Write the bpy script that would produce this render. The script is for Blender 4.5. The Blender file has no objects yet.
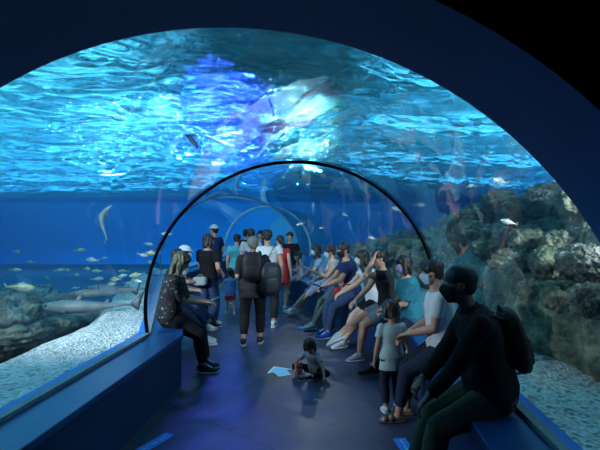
import bpy, bmesh, math, random
import numpy as np
from mathutils import Vector, Matrix, noise
random.seed(7)
SC = bpy.context.scene
COL = SC.collection
PI = math.pi
R = math.radians
EYE = 1.7
F = 450.0
def at(px, Y, z=0.0):
    """world point seen at column px, depth Y"""
    return Vector(((px - 336.0) / F * Y, Y, z))

# ------------------------------------------------------------------ materials
def new_mat(name):
    m = bpy.data.materials.new(name); m.use_nodes = True
    nt = m.node_tree
    return m, nt, nt.nodes['Principled BSDF'], nt.nodes['Material Output']
def N(nt, kind, **kw):
    n = nt.nodes.new(kind)
    for k, v in kw.items():
        if k in n.inputs: n.inputs[k].default_value = v
        else: setattr(n, k, v)
    return n
def ramp(nt, src, stops):
    r = nt.nodes.new('ShaderNodeValToRGB')
    el = r.color_ramp.elements
    while len(el) > 1: el.remove(el[-1])
    el[0].position = stops[0][0]; el[0].color = (*stops[0][1], 1)
    for p, c in stops[1:]:
        e = el.new(p); e.color = (*c, 1)
    nt.links.new(src, r.inputs[0])
    return r
def noise_mat(name, c1, c2, scale=8, rough=.6, bump=.2, detail=6, spec=.4, metallic=0, stretch=(1,1,1), dist=.01, sheen=0):
    m, nt, b, o = new_mat(name)
    tc = N(nt, 'ShaderNodeTexCoord'); mp = N(nt, 'ShaderNodeMapping')
    mp.inputs['Scale'].default_value = stretch
    nt.links.new(tc.outputs['Object'], mp.inputs[0])
    n = N(nt, 'ShaderNodeTexNoise', Scale=scale, Detail=detail)
    nt.links.new(mp.outputs[0], n.inputs['Vector'])
    r = ramp(nt, n.outputs['Fac'], [(.35, c1), (.65, c2)])
    nt.links.new(r.outputs[0], b.inputs['Base Color'])
    b.inputs['Roughness'].default_value = rough
    b.inputs['Specular IOR Level'].default_value = spec
    b.inputs['Metallic'].default_value = metallic
    if sheen: b.inputs['Sheen Weight'].default_value = sheen
    if bump:
        bp = N(nt, 'ShaderNodeBump', Strength=bump, Distance=dist)
        nt.links.new(n.outputs['Fac'], bp.inputs['Height'])
        nt.links.new(bp.outputs[0], b.inputs['Normal'])
    return m
def v3(c, k): return tuple(min(1, x * k) for x in c)
_fab = {}
def fabric(name, c, rough=.85, scale=90, k=.75):
    if name in _fab: return _fab[name]
    _fab[name] = noise_mat(name, v3(c, k), c, scale=scale, rough=rough, bump=.25, dist=.003, spec=.2)
    return _fab[name]
def spotted(name, base, cols, scale=18, thr=.45):
    m, nt, b, o = new_mat(name)
    tc = N(nt, 'ShaderNodeTexCoord')
    n0 = N(nt, 'ShaderNodeTexNoise', Scale=scale * .7, Detail=3)
    nt.links.new(tc.outputs['Object'], n0.inputs['Vector'])
    mx = N(nt, 'ShaderNodeMix', data_type='RGBA', blend_type='LINEAR_LIGHT')
    mx.inputs[0].default_value = .05
    nt.links.new(tc.outputs['Object'], mx.inputs[6]); nt.links.new(n0.outputs['Color'], mx.inputs[7])
    v = N(nt, 'ShaderNodeTexVoronoi', Scale=scale)
    nt.links.new(mx.outputs[2], v.inputs['Vector'])
    st = [(0, cols[0]), (thr * .55, cols[1 % len(cols)]), (thr * .75, base), (1, base)]
    r = ramp(nt, v.outputs['Distance'], st)
    nt.links.new(r.outputs[0], b.inputs['Base Color'])
    b.inputs['Roughness'].default_value = .8
    b.inputs['Specular IOR Level'].default_value = .25
    return m

# ------------------------------------------------------------------ mesh helpers
class MB:
    def __init__(s): s.v = []; s.f = []
    def add(s, vs, fs):
        o = len(s.v); s.v += [tuple(v) for v in vs]; s.f += [tuple(i + o for i in f) for f in fs]
        return s
    def box(s, c, h, rz=0, rot=None):
        M = rot if rot is not None else Matrix.Rotation(rz, 3, 'Z')
        vs = [Vector(c) + M @ Vector((x * h[0], y * h[1], z * h[2])) for x in (-1, 1) for y in (-1, 1) for z in (-1, 1)]
        return s.add(vs, [(0,1,3,2),(4,6,7,5),(0,4,5,1),(2,3,7,6),(0,2,6,4),(1,5,7,3)])
    def ell(s, c, r, rot=None, seg=16, rings=10):
        c = Vector(c); vs = []
        M = rot if rot is not None else Matrix.Identity(3)
        if not hasattr(r, '__len__'): r = (r, r, r)
        vs.append(c + M @ Vector((0, 0, r[2])))
        for i in range(1, rings):
            t = PI * i / rings
            for j in range(seg):
                a = 2 * PI * j / seg
                vs.append(c + M @ Vector((r[0]*math.sin(t)*math.cos(a), r[1]*math.sin(t)*math.sin(a), r[2]*math.cos(t))))
        vs.append(c + M @ Vector((0, 0, -r[2])))
        fs = [(0, 1 + j, 1 + (j + 1) % seg) for j in range(seg)]
        for i in range(rings - 2):
            for j in range(seg):
                a = 1 + i*seg + j; b = 1 + i*seg + (j+1) % seg
                fs.append((a, a + seg, b + seg, b))
        l = len(vs) - 1; o = 1 + (rings-2)*seg
        fs += [(l, o + (j+1) % seg, o + j) for j in range(seg)]
        return s.add(vs, fs)
    def tube(s, pts, rads, side=None, seg=14, capped=True, closed=False, pw=2):
        """loft of elliptical rings; rads entries are r or (r along side, r across)"""
        pts = [Vector(p) for p in pts]; n = len(pts); vs = []
        prev = None
        for i, p in enumerate(pts):
            if closed: d = pts[(i+1) % n] - pts[i-1]
            else: d = pts[min(i+1, n-1)] - pts[max(i-1, 0)]
            if d.length < 1e-9: d = Vector((0,0,1))
            d.normalize()
            sd = Vector(side) if side is not None else (prev if prev is not None else (Vector((1,0,0)) if abs(d.x) < .8 else Vector((0,1,0))))
            sd = sd - d * sd.dot(d)
            if sd.length < 1e-4: sd = d.orthogonal()
            sd.normalize(); prev = sd
            up = d.cross(sd)
            r = rads[i] if hasattr(rads, '__len__') and not isinstance(rads, tuple) else rads
            ra, rb = r if hasattr(r, '__len__') else (r, r)
            for j in range(seg):
                a = 2*PI*j/seg; ca, sa = math.cos(a), math.sin(a)
                if pw != 2:
                    ca = math.copysign(abs(ca)**(2/pw), ca); sa = math.copysign(abs(sa)**(2/pw), sa)
                vs.append(p + sd*(ra*ca) + up*(rb*sa))
        fs = []
        for i in range(n if closed else n-1):
            for j in range(seg):
                a = i*seg + j; b = i*seg + (j+1) % seg
                c = ((i+1) % n)*seg + (j+1) % seg; d = ((i+1) % n)*seg + j
                fs.append((a, b, c, d))
        if capped and not closed:
            fs.append(tuple(range(seg))[::-1]); fs.append(tuple((n-1)*seg + j for j in range(seg)))
        return s.add(vs, fs)
    def cap(s, a, b, ra, rb, seg=12):
        a = Vector(a); b = Vector(b)
        s.tube([a, b], [ra, rb], seg=seg); s.ell(a, ra, seg=seg, rings=8); s.ell(b, rb, seg=seg, rings=8)
        return s
    def quad(s, *p): return s.add(p, [tuple(range(len(p)))])
    def mesh(s, name):
        me = bpy.data.meshes.new(name); me.from_pydata(s.v, [], s.f); me.update()
        bm = bmesh.new(); bm.from_mesh(me); bmesh.ops.recalc_face_normals(bm, faces=bm.faces[:]); bm.to_mesh(me); bm.free()
        return me
def tag(o, label=None, cat=None, group=None, kind=None):
    for k, v in (('label', label), ('category', cat), ('group', group), ('kind', kind)):
        if v: o[k] = v
    return o
def link(name, me, mat, parent=None, smooth=True):
    o = bpy.data.objects.new(name, me); COL.objects.link(o)
    if mat is not None and not me.materials: me.materials.append(mat)
    if smooth:
        for p in me.polygons: p.use_smooth = True
    if parent is not None: o.parent = parent
    return o
def build(mb, name, mat, parent=None, smooth=True, bevel=0):
    o = link(name, mb.mesh(name), mat, parent, smooth)
    if bevel:
        b = o.modifiers.new('bevel', 'BEVEL'); b.width = bevel; b.segments = 3; b.limit_method = 'ANGLE'
    return o
def empty(name, loc=(0,0,0), rz=0):
    o = bpy.data.objects.new(name, None); COL.objects.link(o)
    o.location = loc; o.rotation_euler = (0, 0, rz); o.empty_display_size = .2
    return o
def struct(o): return tag(o, kind='structure')
def copy_tree(o, parent=None):
    c = o.copy(); COL.objects.link(c); c.parent = parent
    for ch in [x for x in bpy.data.objects if x.parent == o]: copy_tree(ch, c)
    return c

# ------------------------------------------------------------------ tunnel centre line
RT = 1.6; ZC = .823
AX = [(-.415, 1.64), (-.415, 5.0), (-2.42, 10.6), (-2.55, 16.7), (-2.0, 23.0)]
def axis_frames(line):
    out = []
    for i, p in enumerate(line):
        p = Vector((p[0], p[1], 0))
        d1 = (p - Vector((*line[i-1], 0))).normalized() if i else None
        d2 = (Vector((*line[i+1], 0)) - p).normalized() if i < len(line)-1 else None
        if d1 is None: d1 = d2
        if d2 is None: d2 = d1
        d = (d1 + d2).normalized()
        nrm = Vector((d.y, -d.x, 0)) / max(.2, d.dot(d1))
        out.append((p, nrm))
    return out
FR = axis_frames(AX)
FRX = axis_frames([(-.415, 1.15)] + AX[1:])
FRB = axis_frames([(-.415, -3.0)] + AX[1:])
def side_pt(fr, off, z): return fr[0] + fr[1]*off + Vector((0, 0, z))
A0 = -math.asin((ZC-.55)/RT); 
def arc_pts(fr, r, n=64, a0=A0):
    a1 = PI - a0
    return [side_pt(fr, r*math.cos(a0 + (a1-a0)*k/n), ZC + r*math.sin(a0 + (a1-a0)*k/n)) for k in range(n+1)]

# acrylic
m_acr, nt, b, o = new_mat('clear acrylic')
nt.nodes.remove(b)
tr = N(nt, 'ShaderNodeBsdfTransparent'); tr.inputs[0].default_value = (.97, .985, .99, 1)
gl = N(nt, 'ShaderNodeBsdfGlossy', Roughness=.02); 
fz = N(nt, 'ShaderNodeFresnel', IOR=1.5)
def thin_fresnel(nt, fz, ior):
    g = N(nt, 'ShaderNodeNewGeometry'); m_ = N(nt, 'ShaderNodeMix', data_type='FLOAT')
    m_.inputs[2].default_value = ior; m_.inputs[3].default_value = 1/ior
    nt.links.new(g.outputs['Backfacing'], m_.inputs[0]); nt.links.new(m_.outputs[0], fz.inputs['IOR'])
thin_fresnel(nt, fz, 1.6)
ms = N(nt, 'ShaderNodeMixShader')
nt.links.new(fz.outputs[0], ms.inputs[0]); nt.links.new(tr.outputs[0], ms.inputs[1]); nt.links.new(gl.outputs[0], ms.inputs[2])
nt.links.new(ms.outputs[0], o.inputs[0])

def strip(ringA, ringB):
    mb = MB(); n = len(ringA)
    mb.add(ringA + ringB, [(k, k+1, n+k+1, n+k) for k in range(n-1)])
    return mb
for i in range(4):
    me = strip(arc_pts(FR[i], RT), arc_pts(FR[i+1], RT)).mesh('w')
    o = link('window_%d' % (i+1), me, m_acr); struct(o)
# ring seams
m_black = noise_mat('black rubber seal', (.001,.001,.002), (.003,.003,.005), 30, .9, spec=.05)
m_steel = noise_mat('pale ring trim', (.35,.42,.45), (.5,.58,.6), 20, .25, metallic=.6)
m_brass = noise_mat('yellowed seam', (.10,.11,.07), (.2,.2,.12), 20, .4)
def ring(fr, name, mat, w, t, r=RT):
    mb = MB()
    pts = arc_pts(fr, r, 96)
    d = Vector((-fr[1].y, fr[1].x, 0)).normalized()
    mb.tube(pts, (w, t), side=d, seg=10)
    return struct(build(mb, name, mat))
ring(FR[1], 'trim_1', m_black, .015, .018, RT-.012)
ring((FR[1][0]+Vector((0,.035,0)), FR[1][1]), 'trim_2', m_black, .006, .006, RT-.012)
ring(FR[2], 'trim_3', m_brass, .015, .012)
ring(FR[3], 'trim_4', noise_mat('white ring trim', (.8,.82,.84), (.88,.9,.9), 9, .3, 0), .045, .04)

# ------------------------------------------------------------------ portal wall round the near mouth
m_portal = noise_mat('dark blue portal paint', (.09,.15,.36), (.105,.17,.42), 2.5, .55, .08, spec=.3, dist=.02)
m_hall = noise_mat('matt black paint', (.002,.002,.003), (.004,.004,.005), 3, .9, 0, spec=.1)
cx = -.415
def arch_ring(Y, r, n=64): 
    return [Vector((cx + r*math.cos(A0 + (PI-2*A0)*k/n), Y, ZC + r*math.sin(A0 + (PI-2*A0)*k/n))) for k in range(n+1)]
mb = strip(arch_ring(1.15, RT), arch_ring(1.64, RT))
# solid: inner surface, front face, back face
def arch_face(mb, Y, out):
    n = 64; inn = arch_ring(Y, RT); vs = []
    for k in range(n+1):
        p = inn[k]; a = A0 + (PI-2*A0)*k/n
        c, s_ = math.cos(a), math.sin(a)
        t = min((out)/max(1e-6, abs(c)), (3.9-ZC)/max(1e-6, s_) if s_ > 0 else 1e9)
        vs.append(Vector((cx + c*t, Y, ZC + s_*t)))
    mb.add(inn + vs, [(k, k+1, n+1+k+1, n+1+k) for k in range(n)])
arch_face(mb, 1.64, 3.2)
me = mb.mesh('wall_front')
o = link('wall_front', me, m_portal); struct(o)
mb = MB(); arch_face(mb, 1.15, 3.2)
# below the springing, beside the benches
for sx in (-1, 1):
    mb.box((cx + sx*2.4, 1.15, .25), (.8, .004, .3))
o = link('wall_hall', mb.mesh('w'), m_hall); struct(o)
mb = MB()
mb.box((cx, -1.0, 3.95), (3.3, 2.16, .05)); struct(build(mb, 'ceiling', m_hall, smooth=False))
for sx, nm in ((-1, 'wall_left'), (1, 'wall_right')):
    mb = MB(); mb.box((cx + sx*3.25, -1.0, 1.95), (.05, 2.14, 1.95)); struct(build(mb, nm, m_hall, smooth=False))
mb = MB(); mb.box((cx, -3.2, 1.95), (3.3, .05, 2.0)); struct(build(mb, 'wall_back', m_hall, smooth=False))

# ------------------------------------------------------------------ floor
m_floor, nt, b, o = new_mat('dark slate tile')
tc = N(nt, 'ShaderNodeTexCoord'); mp = N(nt, 'ShaderNodeMapping')
mp.inputs['Rotation'].default_value = (0, 0, R(38)); mp.inputs['Scale'].default_value = (1, 1, 1)
nt.links.new(tc.outputs['Object'], mp.inputs[0])
br = N(nt, 'ShaderNodeTexBrick', Scale=1.0)
br.inputs['Color1'].default_value = (.042,.045,.080,1); br.inputs['Color2'].default_value = (.054,.057,.098,1)
br.inputs['Mortar'].default_value = (.014,.015,.025,1); br.inputs['Mortar Size'].default_value = .006
br.inputs['Mortar Smooth'].default_value = .3
br.inputs['Brick Width'].default_value = 1.2; br.inputs['Row Height'].default_value = .6
nt.links.new(mp.outputs[0], br.inputs['Vector'])
nz = N(nt, 'ShaderNodeTexNoise', Scale=3.0, Detail=8)
nt.links.new(tc.outputs['Object'], nz.inputs['Vector'])
mx = N(nt, 'ShaderNodeMix', data_type='RGBA', blend_type='MULTIPLY'); mx.inputs[0].default_value = .5
nt.links.new(br.outputs['Color'], mx.inputs[6])
rr = ramp(nt, nz.outputs['Fac'], [(.3, (.55,.55,.6)), (.7, (1,1,1))]); nt.links.new(rr.outputs[0], mx.inputs[7])
nt.links.new(mx.outputs[2], b.inputs['Base Color'])
r2 = ramp(nt, nz.outputs['Fac'], [(.3, (.36,.36,.36)), (.7, (.52,.52,.52))]); nt.links.new(r2.outputs[0], b.inputs['Roughness'])
bp = N(nt, 'ShaderNodeBump', Strength=.25, Distance=.004); nt.links.new(br.outputs['Fac'], bp.inputs['Height']); bp.invert = True
nt.links.new(bp.outputs[0], b.inputs['Normal'])
mb = MB()
vs = []
for fr in FRB: vs += [side_pt(fr, -1.7, 0), side_pt(fr, 1.7, 0)]
vs += [v - Vector((0,0,.2)) for v in vs]
n = len(FRB)
fs = [(2*k, 2*k+1, 2*k+3, 2*k+2) for k in range(n-1)] + [(2*n+2*k, 2*n+2*k+2, 2*n+2*k+3, 2*n+2*k+1) for k in range(n-1)]
fs += [(2*k, 2*k+2, 2*n+2*k+2, 2*n+2*k) for k in range(n-1)] + [(2*k+1, 2*n+2*k+1, 2*n+2*k+3, 2*k+3) for k in range(n-1)]
fs += [(0, 2*n, 2*n+1, 1), (2*n-2, 2*n-1, 4*n-1, 4*n-2)]
mb.add(vs, fs); struct(build(mb, 'floor', m_floor, smooth=False))
mb = MB(); mb.box((cx, -1.0, -.11), (3.3, 2.15, .1)); struct(build(mb, 'floor_hall', m_floor, smooth=False))

# ------------------------------------------------------------------ benches
m_bench_top = noise_mat('glossy blue bench top', (.005,.045,.17), (.008,.06,.21), 5, .32, .04, spec=.5)
m_bench_front = noise_mat('dark blue bench panel', (.006,.022,.085), (.008,.03,.10), 3, .4, .05, spec=.4)
m_kerb = noise_mat('grey window kerb', (.16,.18,.22), (.24,.26,.30), 25, .5, .2)
m_blueline = noise_mat('bright blue edging', (.01,.14,.55), (.012,.17,.62), 9, .4, .05)
def prism(frs, prof):
    """extrude a closed (offset, z) profile along frames"""
    mb = MB(); n = len(prof); vs = []
    for fr in frs: vs += [side_pt(fr, o_, z) for o_, z in prof]
    fs = []
    for i in range(len(frs)-1):
        for k in range(n):
            a = i*n+k; b_ = i*n+(k+1) % n
            fs.append((a, b_, b_+n, a+n))
    fs.append(tuple(range(n))[::-1]); fs.append(tuple((len(frs)-1)*n+k for k in range(n)))
    mb.add(vs, fs); return mb
HB = .55
segs = [(FRX[0], FRX[1]), (FRX[1], FRX[2]), (FRX[2], FRX[3]), (FRX[3], FRX[4])]
lab = {(-1,0): 'long blue bench along the left glass, empty, nearest the camera',
       (1,0): 'long blue bench along the right glass under the man in black',
       (-1,1): 'blue bench on the left beyond the black arch, behind the long-haired woman',
       (1,1): 'blue bench on the right beyond the black arch under the row of sitters',
       (-1,2): 'far left bench beyond the standing crowd', (1,2): 'far right bench beyond the standing crowd',
       (-1,3): 'farthest left bench at the tunnel end', (1,3): 'farthest right bench at the tunnel end'}
for sx in (-1, 1):
    for i, (fa, fb) in enumerate(segs[:3]):
        e = empty('bench', side_pt(fa, sx*1.4, 0)); tag(e, lab[(sx, i)], 'bench', 'built-in benches along the glass')
        def kid(prof, nm, mat, bev=0):
            mb = prism((fa, fb), prof); mb.v = [tuple(Vector(v) - e.location) for v in mb.v]
            return build(mb, nm, mat, e, smooth=False, bevel=bev)
        kid([(sx*1.23, .0), (sx*1.6, .0), (sx*1.6, HB-.05), (sx*1.23, HB-.05)], 'front_panel', m_bench_front)
        kid([(sx*1.21, HB-.05), (sx*1.565, HB-.05), (sx*1.565, HB), (sx*1.21, HB)], 'bench_top', m_bench_top, .008)
    # kerb strips between the bench and the sand
    for i, (fa, fb) in enumerate(segs):
        struct(build(prism((fa, fb), [(sx*1.535, HB+.001), (sx*1.59, HB+.001), (sx*1.59, HB+.03), (sx*1.535, HB+.03)]), 'trim_%d' % (10+i*4+(sx>0)*2), m_kerb, smooth=False))
        struct(build(prism((fa, fb), [(sx*1.59, HB-.06), (sx*1.66, HB-.06), (sx*1.66, HB+.025), (sx*1.59, HB+.03)]), 'trim_%d' % (11+i*4+(sx>0)*2), m_blueline, smooth=False))

# ------------------------------------------------------------------ tank: sand, walls, water surface
m_sand, nt, b, o = new_mat('pale gravel sand')
tc = N(nt, 'ShaderNodeTexCoord')
v = N(nt, 'ShaderNodeTexVoronoi', Scale=34.0); nt.links.new(tc.outputs['Object'], v.inputs['Vector'])
nz = N(nt, 'ShaderNodeTexNoise', Scale=2.2, Detail=8, Roughness=.7); nt.links.new(tc.outputs['Object'], nz.inputs['Vector'])
ra = ramp(nt, v.outputs['Color'], [(.08, (.22,.24,.22)), (.35, (.66,.68,.62)), (.9, (.95,.95,.9))])
rb = ramp(nt, nz.outputs['Fac'], [(.3, (.7,.73,.72)), (.6, (1,1,1))])
mx = N(nt, 'ShaderNodeMix', data_type='RGBA', blend_type='MULTIPLY'); mx.inputs[0].default_value = 1
nt.links.new(ra.outputs[0], mx.inputs[6]); nt.links.new(rb.outputs[0], mx.inputs[7]); nt.links.new(mx.outputs[2], b.inputs['Base Color'])
b.inputs['Roughness'].default_value = .9
bp = N(nt, 'ShaderNodeBump', Strength=.8, Distance=.03); nt.links.new(v.outputs['Distance'], bp.inputs['Height']); nt.links.new(bp.outputs[0], b.inputs['Normal'])
XL, XR, YN, YF = -20.0, 9.0, 1.66, 27.0
ZS = 3.08          # water surface
ZSAND = .50
def sand_z(x, y):
    return ZSAND + .03*noise.noise(Vector((x*1.3, y*1.3, 0))) + .012*noise.noise(Vector((x*5, y*5, 3)))
def sand_side(sx):
    mb = MB(); vs = []; fs = []
    ys = [YN+.02 + (YF-YN-.1)*(k/90)**1.4 for k in range(91)]; nx = 50
    def inner(y):
        L = AX + [(-1.5, 30)]
        for a, b_ in zip(L, L[1:]):
            if y <= b_[1]:
                t = (y-a[1])/(b_[1]-a[1]); c = a[0]+(b_[0]-a[0])*t
                s_ = math.hypot(b_[0]-a[0], b_[1]-a[1])/(b_[1]-a[1]); return c + sx*1.64*(s_*.97 if s_ > 1.02 else 1)
        return L[-1][0]
    for y in ys:
        xi = inner(y); xo = (min(-3.3, xi-.9) - .12*noise.noise(Vector((y*.8,0,0)))) if sx < 0 else XR-.15
        for k in range(nx+1):
            x = xi + (xo-xi)*(k/nx)**1.6
            vs.append((x, y, (sand_z(x, y) if k else ZSAND) - (max(0, k/nx-.8)*1.2 if sx < 0 else 0)))
    for j in range(90):
        for k in range(nx):
            a = j*(nx+1)+k; fs.append((a, a+1, a+nx+2, a+nx+1))
    mb.add(vs, fs); return mb
for sx in (-1, 1):
    o = build(sand_side(sx), 'sand_bed', m_sand); tag(o, ('pale gravel sand on the tank floor left of the tunnel' if sx < 0 else 'pale gravel sand strip between the right glass and the rocks'), 'sand', kind='stuff')
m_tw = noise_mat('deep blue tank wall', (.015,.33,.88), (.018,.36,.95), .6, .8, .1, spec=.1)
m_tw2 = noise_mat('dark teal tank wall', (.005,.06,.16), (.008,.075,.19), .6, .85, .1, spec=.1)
def panel(name, c, h, mat): mb = MB(); mb.box(c, h); return struct(build(mb, name, mat, smooth=False))
xm = (XL+XR)/2; hw = (XR-XL)/2
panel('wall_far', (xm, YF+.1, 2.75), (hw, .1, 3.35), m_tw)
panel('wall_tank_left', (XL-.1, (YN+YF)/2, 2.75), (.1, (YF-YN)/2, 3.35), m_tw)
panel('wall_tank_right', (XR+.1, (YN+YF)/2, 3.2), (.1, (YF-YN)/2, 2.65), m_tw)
m_low = noise_mat('dark lower tank floor', (.02,.10,.17), (.03,.13,.21), .7, .9, .05, spec=.1)
panel('floor_tank', ((XL-1.6)/2-.9, (YN+YF)/2+.1, -.65), ((-XL-1.6)/2-.9, (YF-YN)/2, .05), m_low)
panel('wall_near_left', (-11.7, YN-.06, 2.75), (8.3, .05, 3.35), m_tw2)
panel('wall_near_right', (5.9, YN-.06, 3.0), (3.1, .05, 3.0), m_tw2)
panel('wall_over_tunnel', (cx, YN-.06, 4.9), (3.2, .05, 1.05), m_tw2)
panel('ceiling_tank', (xm, (YN+YF)/2, 6.2), (hw, (YF-YN)/2, .05), m_hall)
# end of the tunnel
m_end = noise_mat('dim tunnel end wall', (.01,.14,.26), (.012,.17,.32), 1, .8, .1)
mb = MB(); mb.tube([(-2.0, 23.02, ZC), (-2.0, 23.1, ZC)], 1.62, seg=64); struct(build(mb, 'wall_end', m_end, smooth=False))
# ------------------------------------------------------------------ rockwork
def rock_mat(name, c0, c1, c2, sc=3):
    m, nt, b, o = new_mat(name)
    tc = N(nt, 'ShaderNodeTexCoord')
    n1 = N(nt, 'ShaderNodeTexNoise', Scale=sc, Detail=9, Roughness=.65, Distortion=.4); nt.links.new(tc.outputs['Object'], n1.inputs['Vector'])
    r = ramp(nt, n1.outputs['Fac'], [(.32, c0), (.5, c1), (.68, c2)]); nt.links.new(r.outputs[0], b.inputs['Base Color'])
    v = N(nt, 'ShaderNodeTexVoronoi', Scale=sc*6); nt.links.new(tc.outputs['Object'], v.inputs['Vector'])
    ma = N(nt, 'ShaderNodeMath', operation='ADD'); nt.links.new(n1.outputs['Fac'], ma.inputs[0]); nt.links.new(v.outputs['Distance'], ma.inputs[1])
    bp = N(nt, 'ShaderNodeBump', Strength=.8, Distance=.04); nt.links.new(ma.outputs[0], bp.inputs['Height']); nt.links.new(bp.outputs[0], b.inputs['Normal'])
    b.inputs['Roughness'].default_value = .95; b.inputs['Specular IOR Level'].default_value = .15
    return m
m_rock = rock_mat('algae covered rock', (.04,.05,.035), (.16,.18,.12), (.42,.42,.28))
m_rock2 = rock_mat('pale encrusted rock', (.08,.09,.07), (.2,.21,.17), (.42,.42,.34), 5)
m_rock3 = rock_mat('dark layered rock', (.05,.06,.05), (.17,.19,.16), (.45,.45,.35), 2.5)
def lump(p, s):
    d = noise.voronoi(p*s)[0]
    return (1 - min(1, d[0]*1.25)**2)
def interp(tab, x):
    for a, b_ in zip(tab, tab[1:]):
        if x <= b_[0]:
            t = max(0, (x-a[0])/(b_[0]-a[0])); return [a[i]+(b_[i]-a[i])*t for i in range(len(a))]
    return list(tab[-1])
PATH = [(1.9, 2.75), (3.2, 2.15), (4.3, 1.9), (5.5, 2.0), (7, 2.0), (9, 1.75), (11, 1.3), (14, 1.0), (18, 1.4), (24, 2.2)]
def tier(setback, z0, ztab, deep, seed, mat, label):
    mb = MB(); vs = []; fs = []; nu, nv = 420, 46
    for i in range(nu+1):
        y = 1.9 + (24-1.9)*(i/nu)**1.35
        x0 = interp(PATH, y)[1]; x1 = interp(PATH, y+.05)[1]
        n_ = Vector((1, -(x1-x0)/.05, 0)).normalized()
        zt = interp(ztab, y)[1] + .12*noise.noise(Vector((y*.9, seed, 0))) + .06*noise.noise(Vector((y*3, seed, 1)))
        for j in range(nv+1):
            t = j/nv
            if t < .6: u = 0 + .12*t; z = z0 + (zt-z0)*(t/.6)
            else: u = .07 + deep*((t-.6)/.4); z = zt - .10*((t-.6)/.4)
            base = Vector((x0, y, 0)) + n_*(setback+u)
            p = Vector((base.x, base.y, z*1.2+seed))
            rough = .20*lump(p, 1.3) + .10*lump(p+Vector((3,1,2)), 3.1) + .035*lump(p, 8) + .05*noise.noise(p*2.2)
            sh = .05*math.sin(z*9 + 3*noise.noise(p*.7))
            k = 1 if t < .62 else max(.25, 1-(t-.62)*2)
            base -= n_*(rough*k + sh*.4 - .12)
            zz = z + (rough*.55 if t >= .55 else .04*noise.noise(p*3))
            if j == 0: zz = z0
            vs.append((base.x, base.y, zz))
    for i in range(nu):
        for j in range(nv):
            a = i*(nv+1)+j; fs.append((a, a+1, a+nv+2, a+nv+1))
    me = bpy.data.meshes.new('w'); me.from_pydata(vs, [], fs)
    o = link('rock_ledge', me, mat); tag(o, label, 'rock', 'tiers of the rock wall')
    return o
tier(0, .42, [(0, 1.15), (4, 1.05), (7, 1.0), (14, .9)], .8, 0, m_rock, 'lowest tier of the algae-green rock wall beyond the right glass')
tier(.55, .8, [(0, 1.75), (5, 1.55), (8, 1.35), (14, 1.15)], .9, 11, m_rock, 'middle tier of the algae-green rock wall beyond the right glass')
tier(1.15, 1.2, [(0, 2.55), (5.2, 2.2), (7, 1.95), (9, 1.6), (14, 1.35), (24, 1.3)], 1.6, 23, m_rock, 'topmost tier of the rock wall against the blue water on the right')
def boulder(name, c, r, mat, seed, rz=0, lump_s=2.2, amt=.28, flat=0, res=40, pl=0):
    mb = MB(); mb.ell((0,0,0), 1, seg=res, rings=res//2+4)
    out = []
    for v in mb.v:
        p = Vector(v); q = p + Vector((seed*3.1, seed*1.7, seed))
        d = 1 + amt*(lump(q, lump_s)-.5) + amt*.45*lump(q, lump_s*2.6) + .1*noise.noise(q*3)
        if pl: d += .10*math.sin(p.z*14 + 2*noise.noise(q))
        out.append((p.x*r[0]*d, p.y*r[1]*d, p.z*r[2]*d))
    mb.v = out
    o = build(mb, name, mat); o.location = c; o.rotation_euler = (0, 0, rz); return o
rnd = random.Random(3)
# coral heads sitting on the ledges at the right
spots = [(585,262,3.9,.20),(562,243,4.6,.19),(548,262,4.5,.16),(530,240,5.2,.2),(512,262,5.0,.17),(498,236,6.0,.19),(483,252,5.8,.18),(470,232,6.8,.2),
         (455,246,6.9,.18),(575,205,4.8,.26),(548,200,5.6,.24),(524,208,6.2,.24),(500,204,7.2,.25),(478,216,7.8,.24),(456,224,8.2,.22),
         (590,300,3.6,.15),(560,298,4.0,.14),(535,292,4.4,.13),(420,262,8.6,.2),(400,250,9.6,.24),(380,258,10.5,.22),(360,250,11.5,.25),(345,262,12,.22)]
for i, (px, py, Y, r) in enumerate(spots):
    c = at(px, Y, EYE - (py-226)/F*Y)
    o = boulder('coral_head', c, (r*rnd.uniform(.9,1.3), r*rnd.uniform(.9,1.3), r*rnd.uniform(.6,.85)), m_rock2 if i % 5 == 0 else m_rock, i+2, rnd.uniform(0, 6), 3.2, .34, res=36)
    tag(o, 'rounded knobbly coral head bedded on the rock wall beyond the right glass', 'coral', 'coral heads on the rock wall')
# boulders at the left
for i, (px, py, Y, r, lb) in enumerate([
    (2, 318, 5.9, (.40,.4,.30), 'large dark layered boulder at the left edge of the tank view'),
    (30, 314, 6.6, (.36,.4,.22), 'pale banded boulder with a flat top behind the large dark one'),
    (46, 309, 7.4, (.24,.3,.22), 'rounded boulder at the right end of the left rock pile'),
    (16, 331, 5.8, (.42,.3,.16), 'low flat slab of rock in front of the left rock pile'),
    (52, 324, 6.8, (.26,.25,.11), 'low grey rock at the right foot of the left rock pile'),
    (22, 346, 6.7, (1.15,.8,.62), 'broad dark base rock under the left rock pile'),
    (22, 300, 10, (.9,.5,.32), 'far rock low on the tank floor behind the sharks')]):
    o = boulder('boulder', at(px, Y, EYE-(py-226)/F*Y - .02), r, m_rock3, i+31, i*.8, 1.9, .36, pl=1); tag(o, lb, 'rock')
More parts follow.
